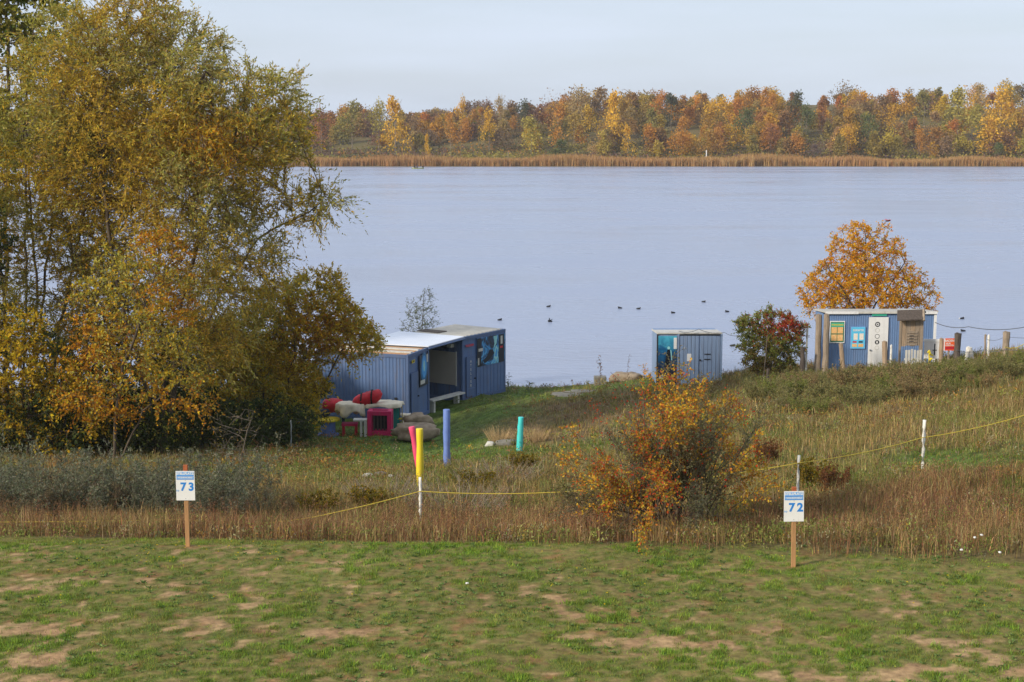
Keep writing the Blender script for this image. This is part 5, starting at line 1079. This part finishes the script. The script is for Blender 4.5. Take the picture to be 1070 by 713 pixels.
# straw tufts that stand out
tp = weed_mesh(55, 260, .6, .42, [(176,150,108)], .03, .006, 2, 1, bark=mat('straw', S(178,150,108), .9, .2, 5, .1, 20), lean=.45, side=.1)
place_weeds('straw_tuft', ['broad straw tuft left of the turquoise pole', 'straw tuft right of the broad one, above the turquoise pole'], 'grass tuft', None, [tp], [(522, 50), (560, 50)], .8, 1.1, 4)
# dead leaves under the trees
x, y = scatter(7000, 40, 64, -40, 400); z = Hz(x, y)+.06; A = np.stack([x, y, z+rng.uniform(0, .1, len(x))], -1); an = rng.uniform(0, 6.28, len(x)); V, F, Cc = leaves(A, unit(np.stack([np.cos(an), np.sin(an), rng.uniform(-.3, .6, len(x))], -1)), .08, .05, cols_from([(150,104,52),(132,98,56),(170,124,58),(120,96,54)], len(x), rng), rng)
tag(link('fallen_leaves', np_mesh('fallen_leaves', V, F, M_leaf, Cc)), 'fallen orange leaves scattered under the trees', 'leaves', kind='stuff')

# ================================================================ FAR SHORE
fpal = {'gold': (220,174,62), 'orange': (196,142,66), 'rust': (162,112,70), 'olive': (144,134,72), 'green': (104,112,64), 'dark': (92,94,68), 'mauve': (124,102,94), 'tan': (176,152,104), 'brown': (146,118,82), 'yg': (178,162,78), 'red': (146,84,60)}
def crown_np(c, h_, w_, rg, nb=9, nf=420, sz=.42, tall_=False):
    k_ = rg.integers(0, nb, nf); f = rg.random(nb); bc = np.stack([rg.normal(0, w_*.2, nb), rg.normal(0, w_*.2, nb), h_*(.22+.7*f)], -1); bc[:, :2] *= (1.25-f)[:, None]; br = w_*(.34-.16*f)*rg.uniform(.7, 1.2, nb)
    Pt = bc[k_]+unit(rg.normal(size=(nf, 3)))*(rg.random((nf, 1))**.5)*br[k_][:, None]*np.array([1, 1, 1.35 if tall_ else 1.05]); return Pt+c
def cards(Pt, sz, col, rg):
    ax = unit(rg.normal(size=Pt.shape)); return leaves(Pt, ax, sz*rg.uniform(.6, 1.4, len(Pt)), sz*.8*rg.uniform(.6, 1.3, len(Pt)), col, rg)
protos = []
for s in range(7):
    rg = np.random.default_rng(200+s); tl = s % 2; Pt = crown_np(np.zeros(3), 1.0, .55 if tl else .75, rg, 11, 900, tall_=tl)
    cv = np.clip(rg.normal(.95, .16, (len(Pt), 1))*np.ones((1, 3)), .3, 1.4); V, F, Cc = cards(Pt, .042, cv, rg); me = np_mesh('crown', V, F, M_far, Cc)
    m = MB(); m.bar((0, 0, -.1), (0.01, 0, .85), .014, M_trunkfar, .003, n=5)
    for j in range(7): zz = rg.uniform(.25, .8); a_ = rg.uniform(0, 6.3); m.bar((0, 0, zz), (math.cos(a_)*.16, math.sin(a_)*.16, zz+.16), .006, M_trunkfar, .002, n=3)
    ot = m.build('trunk'); protos.append((me, ot.data)); bpy.data.objects.remove(ot)
far_ind = [ # px, top, D, width px, colour, kind index, label
 (413,97,470,30,'gold',1,'tall golden poplar left of the middle, directly up from the small boat'), (396,104,480,22,'yg',1,'yellow green tree just left of the tall golden poplar'), (368,104,478,28,'olive',0,'broad olive tree nearest the big willow'), (336,112,476,22,'rust',2,'dark rusty tree at the left end of the far wood'),
 (471,116,462,20,'orange',1,'narrow orange birch right of the small boat'), (483,100,500,13,'gold',3,'small round golden tree on the skyline above the purple thicket'), (511,111,476,14,'gold',3,'bright yellow tree amid the purple thicket'), (523,98,510,14,'tan',0,'pale tree on the skyline above the purple thicket'), (548,102,505,24,'dark',2,'dark rounded tree on the skyline left of the high wood'),
 (604,88,500,26,'tan',1,'bare pale pair of crowns where the wood rises'), (641,95,468,30,'gold',1,'tall bright golden birch right where the wood rises'), (656,128,456,16,'gold',3,'small yellow bush tree at the foot of the golden birch'), (583,106,474,26,'orange',0,'orange tree left of the golden birch'), (625,90,505,30,'brown',2,'reddish brown tree on the skyline behind the golden birch'),
 (446,140,448,9,'gold',3,'tiny yellow sapling on the scrub just up from the boat'), (555,122,462,40,'yg',0,'wide yellow green tree group left of the orange tree'), (586,146,446,32,'green',4,'dark green bush low on the far bank'), (712,122,462,24,'orange',1,'orange birch standing low at the front of the wood'), (755,98,492,34,'gold',0,'large golden crown high in the wood'), (799,90,505,20,'orange',1,'tall orange crown on the skyline'),
 (830,94,485,22,'dark',2,'dark green conifer like crown in the wood'), (842,108,480,20,'green',4,'grey green tree beside the dark crown'), (858,104,484,22,'rust',0,'rust red tree right of the dark crown'), (885,132,455,28,'gold',0,'low bright yellow tree near the reeds'), (960,130,455,18,'orange',3,'small orange round tree near the reeds'), (907,118,465,22,'green',1,'light green birch between the low yellow tree and the small orange one'),
 (749,132,456,18,'orange',3,'orange bush tree by the reeds'), (738,134,455,14,'yg',3,'yellowish young tree by the reeds'), (850,150,447,18,'mauve',2,'low dark red bush by the reeds'), (1000,92,480,40,'yg',0,'broad yellow green tree in the right part of the wood'), (1044,86,480,30,'gold',1,'tall golden tree near the right edge'), (1030,120,458,40,'gold',0,'wide yellow tree at the front near the right edge'),
 (1022,86,505,20,'tan',1,'pale skyline tree near the right edge'), (965,92,500,28,'olive',0,'olive tree on the right skyline'), (920,98,490,30,'brown',2,'brown crown in the middle right of the wood'), (1043,148,447,20,'green',4,'grey green bush beside the reeds at the right'), (680,112,470,26,'olive',0,'olive crown just right of the golden birch'), (701,95,500,26,'dark',2,'dark skyline tree right of the golden birch'),
 (778,112,472,26,'green',4,'grey green crown beneath the large golden crown'), (805,128,458,28,'rust',0,'rusty brown tree low in the middle of the wood')]
occ = []
for i, (px, top, D, wpx, colr, kd, lab) in enumerate(far_ind):
    g_ = G(px, D); h_ = max(2.0, P(px, top, D).z-g_.z); th = thing('autumn_tree' if kd < 4 else 'far_bush', lab, 'tree' if kd < 4 else 'bush', g_, 0, 'trees of the far shore'); cm, tm = protos[(i*3+kd) % 7]
    sxy = wpx/pxm(D, 0)/.6
    o = link('crown', cm, th); o.color = (*S(*fpal[colr]), 1); o.scale = (sxy, sxy, h_); o.rotation_euler = (0, 0, i*1.7); o = link('trunk', tm, th); o.scale = (h_*.8, h_*.8, h_)
    th.rotation_euler = (0, 0, 0)
rg = np.random.default_rng(321); VS = []; FS = []; CS = []; off = 0; TV_ = []; TF_ = []; to = 0
skyl = lambda u: np.interp(u, [-400, 250, 330, 380, 470, 560, 600, 640, 720, 800, 900, 1000, 1100, 1600], [114, 114, 117, 112, 117, 113, 99, 96, 100, 95, 96, 92, 89, 88])
names = ['gold', 'orange', 'rust', 'olive', 'green', 'dark', 'mauve', 'tan', 'brown', 'yg']
for i in range(820):
    px = rg.uniform(-250, 1330); D = (450 if px > 620 else 474)+100*rg.random()**.9; g_ = G(px, D); f = (D-450)/100
    left = px < 580
    pr = np.array([2.4, 1.9, .9, 1.5, .45, .35, (6.0 if left else .5), 1.2, 1.6, 1.6]); pr /= pr.sum(); cn = rg.choice(names, p=pr)
    s = skyl(px); h_ = rg.uniform(6, 12)*(.75+.35*f) if not left else rg.uniform(3.5, 8.5)
    zt = P(px, s+rg.uniform(-4, 9), D).z; h_ = min(h_, zt-g_.z)
    if f > .6: h_ = max(4, zt-g_.z)
    h_ = max(h_, 2.5)
    if h_ > 22: h_ = 22
    w_ = h_*rg.uniform(.42, .7) if cn != 'mauve' else h_*1.3
    if cn == 'mauve' and left: h_ = rg.uniform(3, 6)
    Pt = crown_np(np.array(g_), h_, w_*1.65, rg, 9, 800, tall_=rg.random() < .3)
    c = (.7*np.array(S(*fpal[cn]))+.3*np.array(S(186, 142, 66)))[None]*rg.normal(.97, .15, (len(Pt), 1))*(1+rg.normal(0, .07, 3))[None]; V, F, Cc = cards(Pt, .58, np.clip(c, .01, .9), rg)
    VS.append(V); FS.append(F+off); CS.append(Cc); off += len(V)
    if rg.random() < .2:
        a_ = np.array(g_); wd = .09; b_ = a_+[rg.normal(0, .3), 0, h_*.9]; TV_.append(np.array([a_-[wd, 0, 0], a_+[wd, -.05, 0], a_+[0, wd*1.6, 0], b_])); TF_ += [[to, to+1, to+3], [to+1, to+2, to+3], [to+2, to, to+3]]; to += 4
tag(link('far_wood', np_mesh('far_wood', np.vstack(VS), np.concatenate(FS), M_leaf, np.vstack(CS))), 'autumn wood covering the hill on the far shore', 'wood', kind='stuff')
tag(link('far_trunks', np_mesh('far_trunks', np.vstack(TV_), [np.array(TF_)], M_trunkfar)), 'pale trunks showing within the far wood', 'trunks', kind='stuff')
# scrub belt
n_ = 26000; D = rg.uniform(441, 482, n_); u = rg.uniform(-250, 1330, n_); x = (u-CX)/FPX*D; y = D; z = Hz(x, y); hs = fbm(x*.12, y*.12, 12)*rg.random(n_)*3.0
cl = fbm(x*.07, y*.1, 19)[:, None]; c = np.where(cl > .52, cols_from([(150,136,72),(136,128,66),(170,150,70)], n_, rg), np.where(cl > .42, cols_from([(126,102,84),(120,96,80)], n_, rg), cols_from([(170,128,70),(108,106,66)], n_, rg)))
V, F, Cc = cards(np.stack([x, y, z+hs], -1), .8, c, rg); tag(link('scrub', np_mesh('scrub', V, F, M_leaf, Cc)), 'low scrub between the reeds and the far wood', 'scrub', kind='stuff')
# reeds
n_ = 90000; x = rg.uniform(-170, 230, n_); edge_ = 429+5.0*fbm(x*.05, x*0, 3)+2.5*fbm(x*.4, x*0, 8); y = edge_+rg.random(n_)**1.3*9; z = np.maximum(Hz(x, y), -.1); cl = fbm(x*.05, y*.15, 29)[:, None]
c = cols_from([(176,130,88),(164,118,78),(188,146,98)], n_, rg)*cl+cols_from([(190,160,104),(160,124,80)], n_, rg)*(1-cl); V, F, Cc = blades(np.stack([x, y, z], -1), rg.uniform(1.2, 2.9, n_)*(.35+1.15*fbm(x*.07, y*.05, 66, 5)), rg.uniform(.10, .22, n_), c, rg, .12)
tag(link('reeds', np_mesh('reeds', V, F, M_grass, Cc)), 'reddish brown reed belt along the far shore', 'reeds', kind='stuff')
D = 441; g_ = G(531, D); m = MB(); m.bar((0, 0, -.2), (0, 0, P(531, 158, D).z-g_.z), .14, M_wood, .1, n=6); tag(m.build('marker_post', None, g_), 'pale marker post standing at the reeds right of the boat', 'post')
D = 441; g_ = G(738, 441); m = MB(); m.bar((0, 0, 0), (0, 0, P(738, 157, D).z-g_.z), .16, M_white, .16, n=8); tag(m.build('marker_board', None, g_), 'white marker at the edge of the wood, above the reeds', 'marker')
# ================================================================ HAZE
HAZE = 0.00016
if HAZE:
    m_ = bpy.data.materials.new('haze'); m_.use_nodes = True; n = m_.node_tree; n.nodes.remove(n.nodes['Principled BSDF']); pv = n.nodes.new('ShaderNodeVolumePrincipled'); pv.inputs['Density'].default_value = HAZE; pv.inputs['Color'].default_value = (.86, .9, 1, 1)
    n.links.new(pv.outputs[0], n.nodes['Material Output'].inputs['Volume']); m = MB(); m.box((-760, -70, -25), (760, 790, 60), m_); tag(m.build('haze'), kind='stuff')
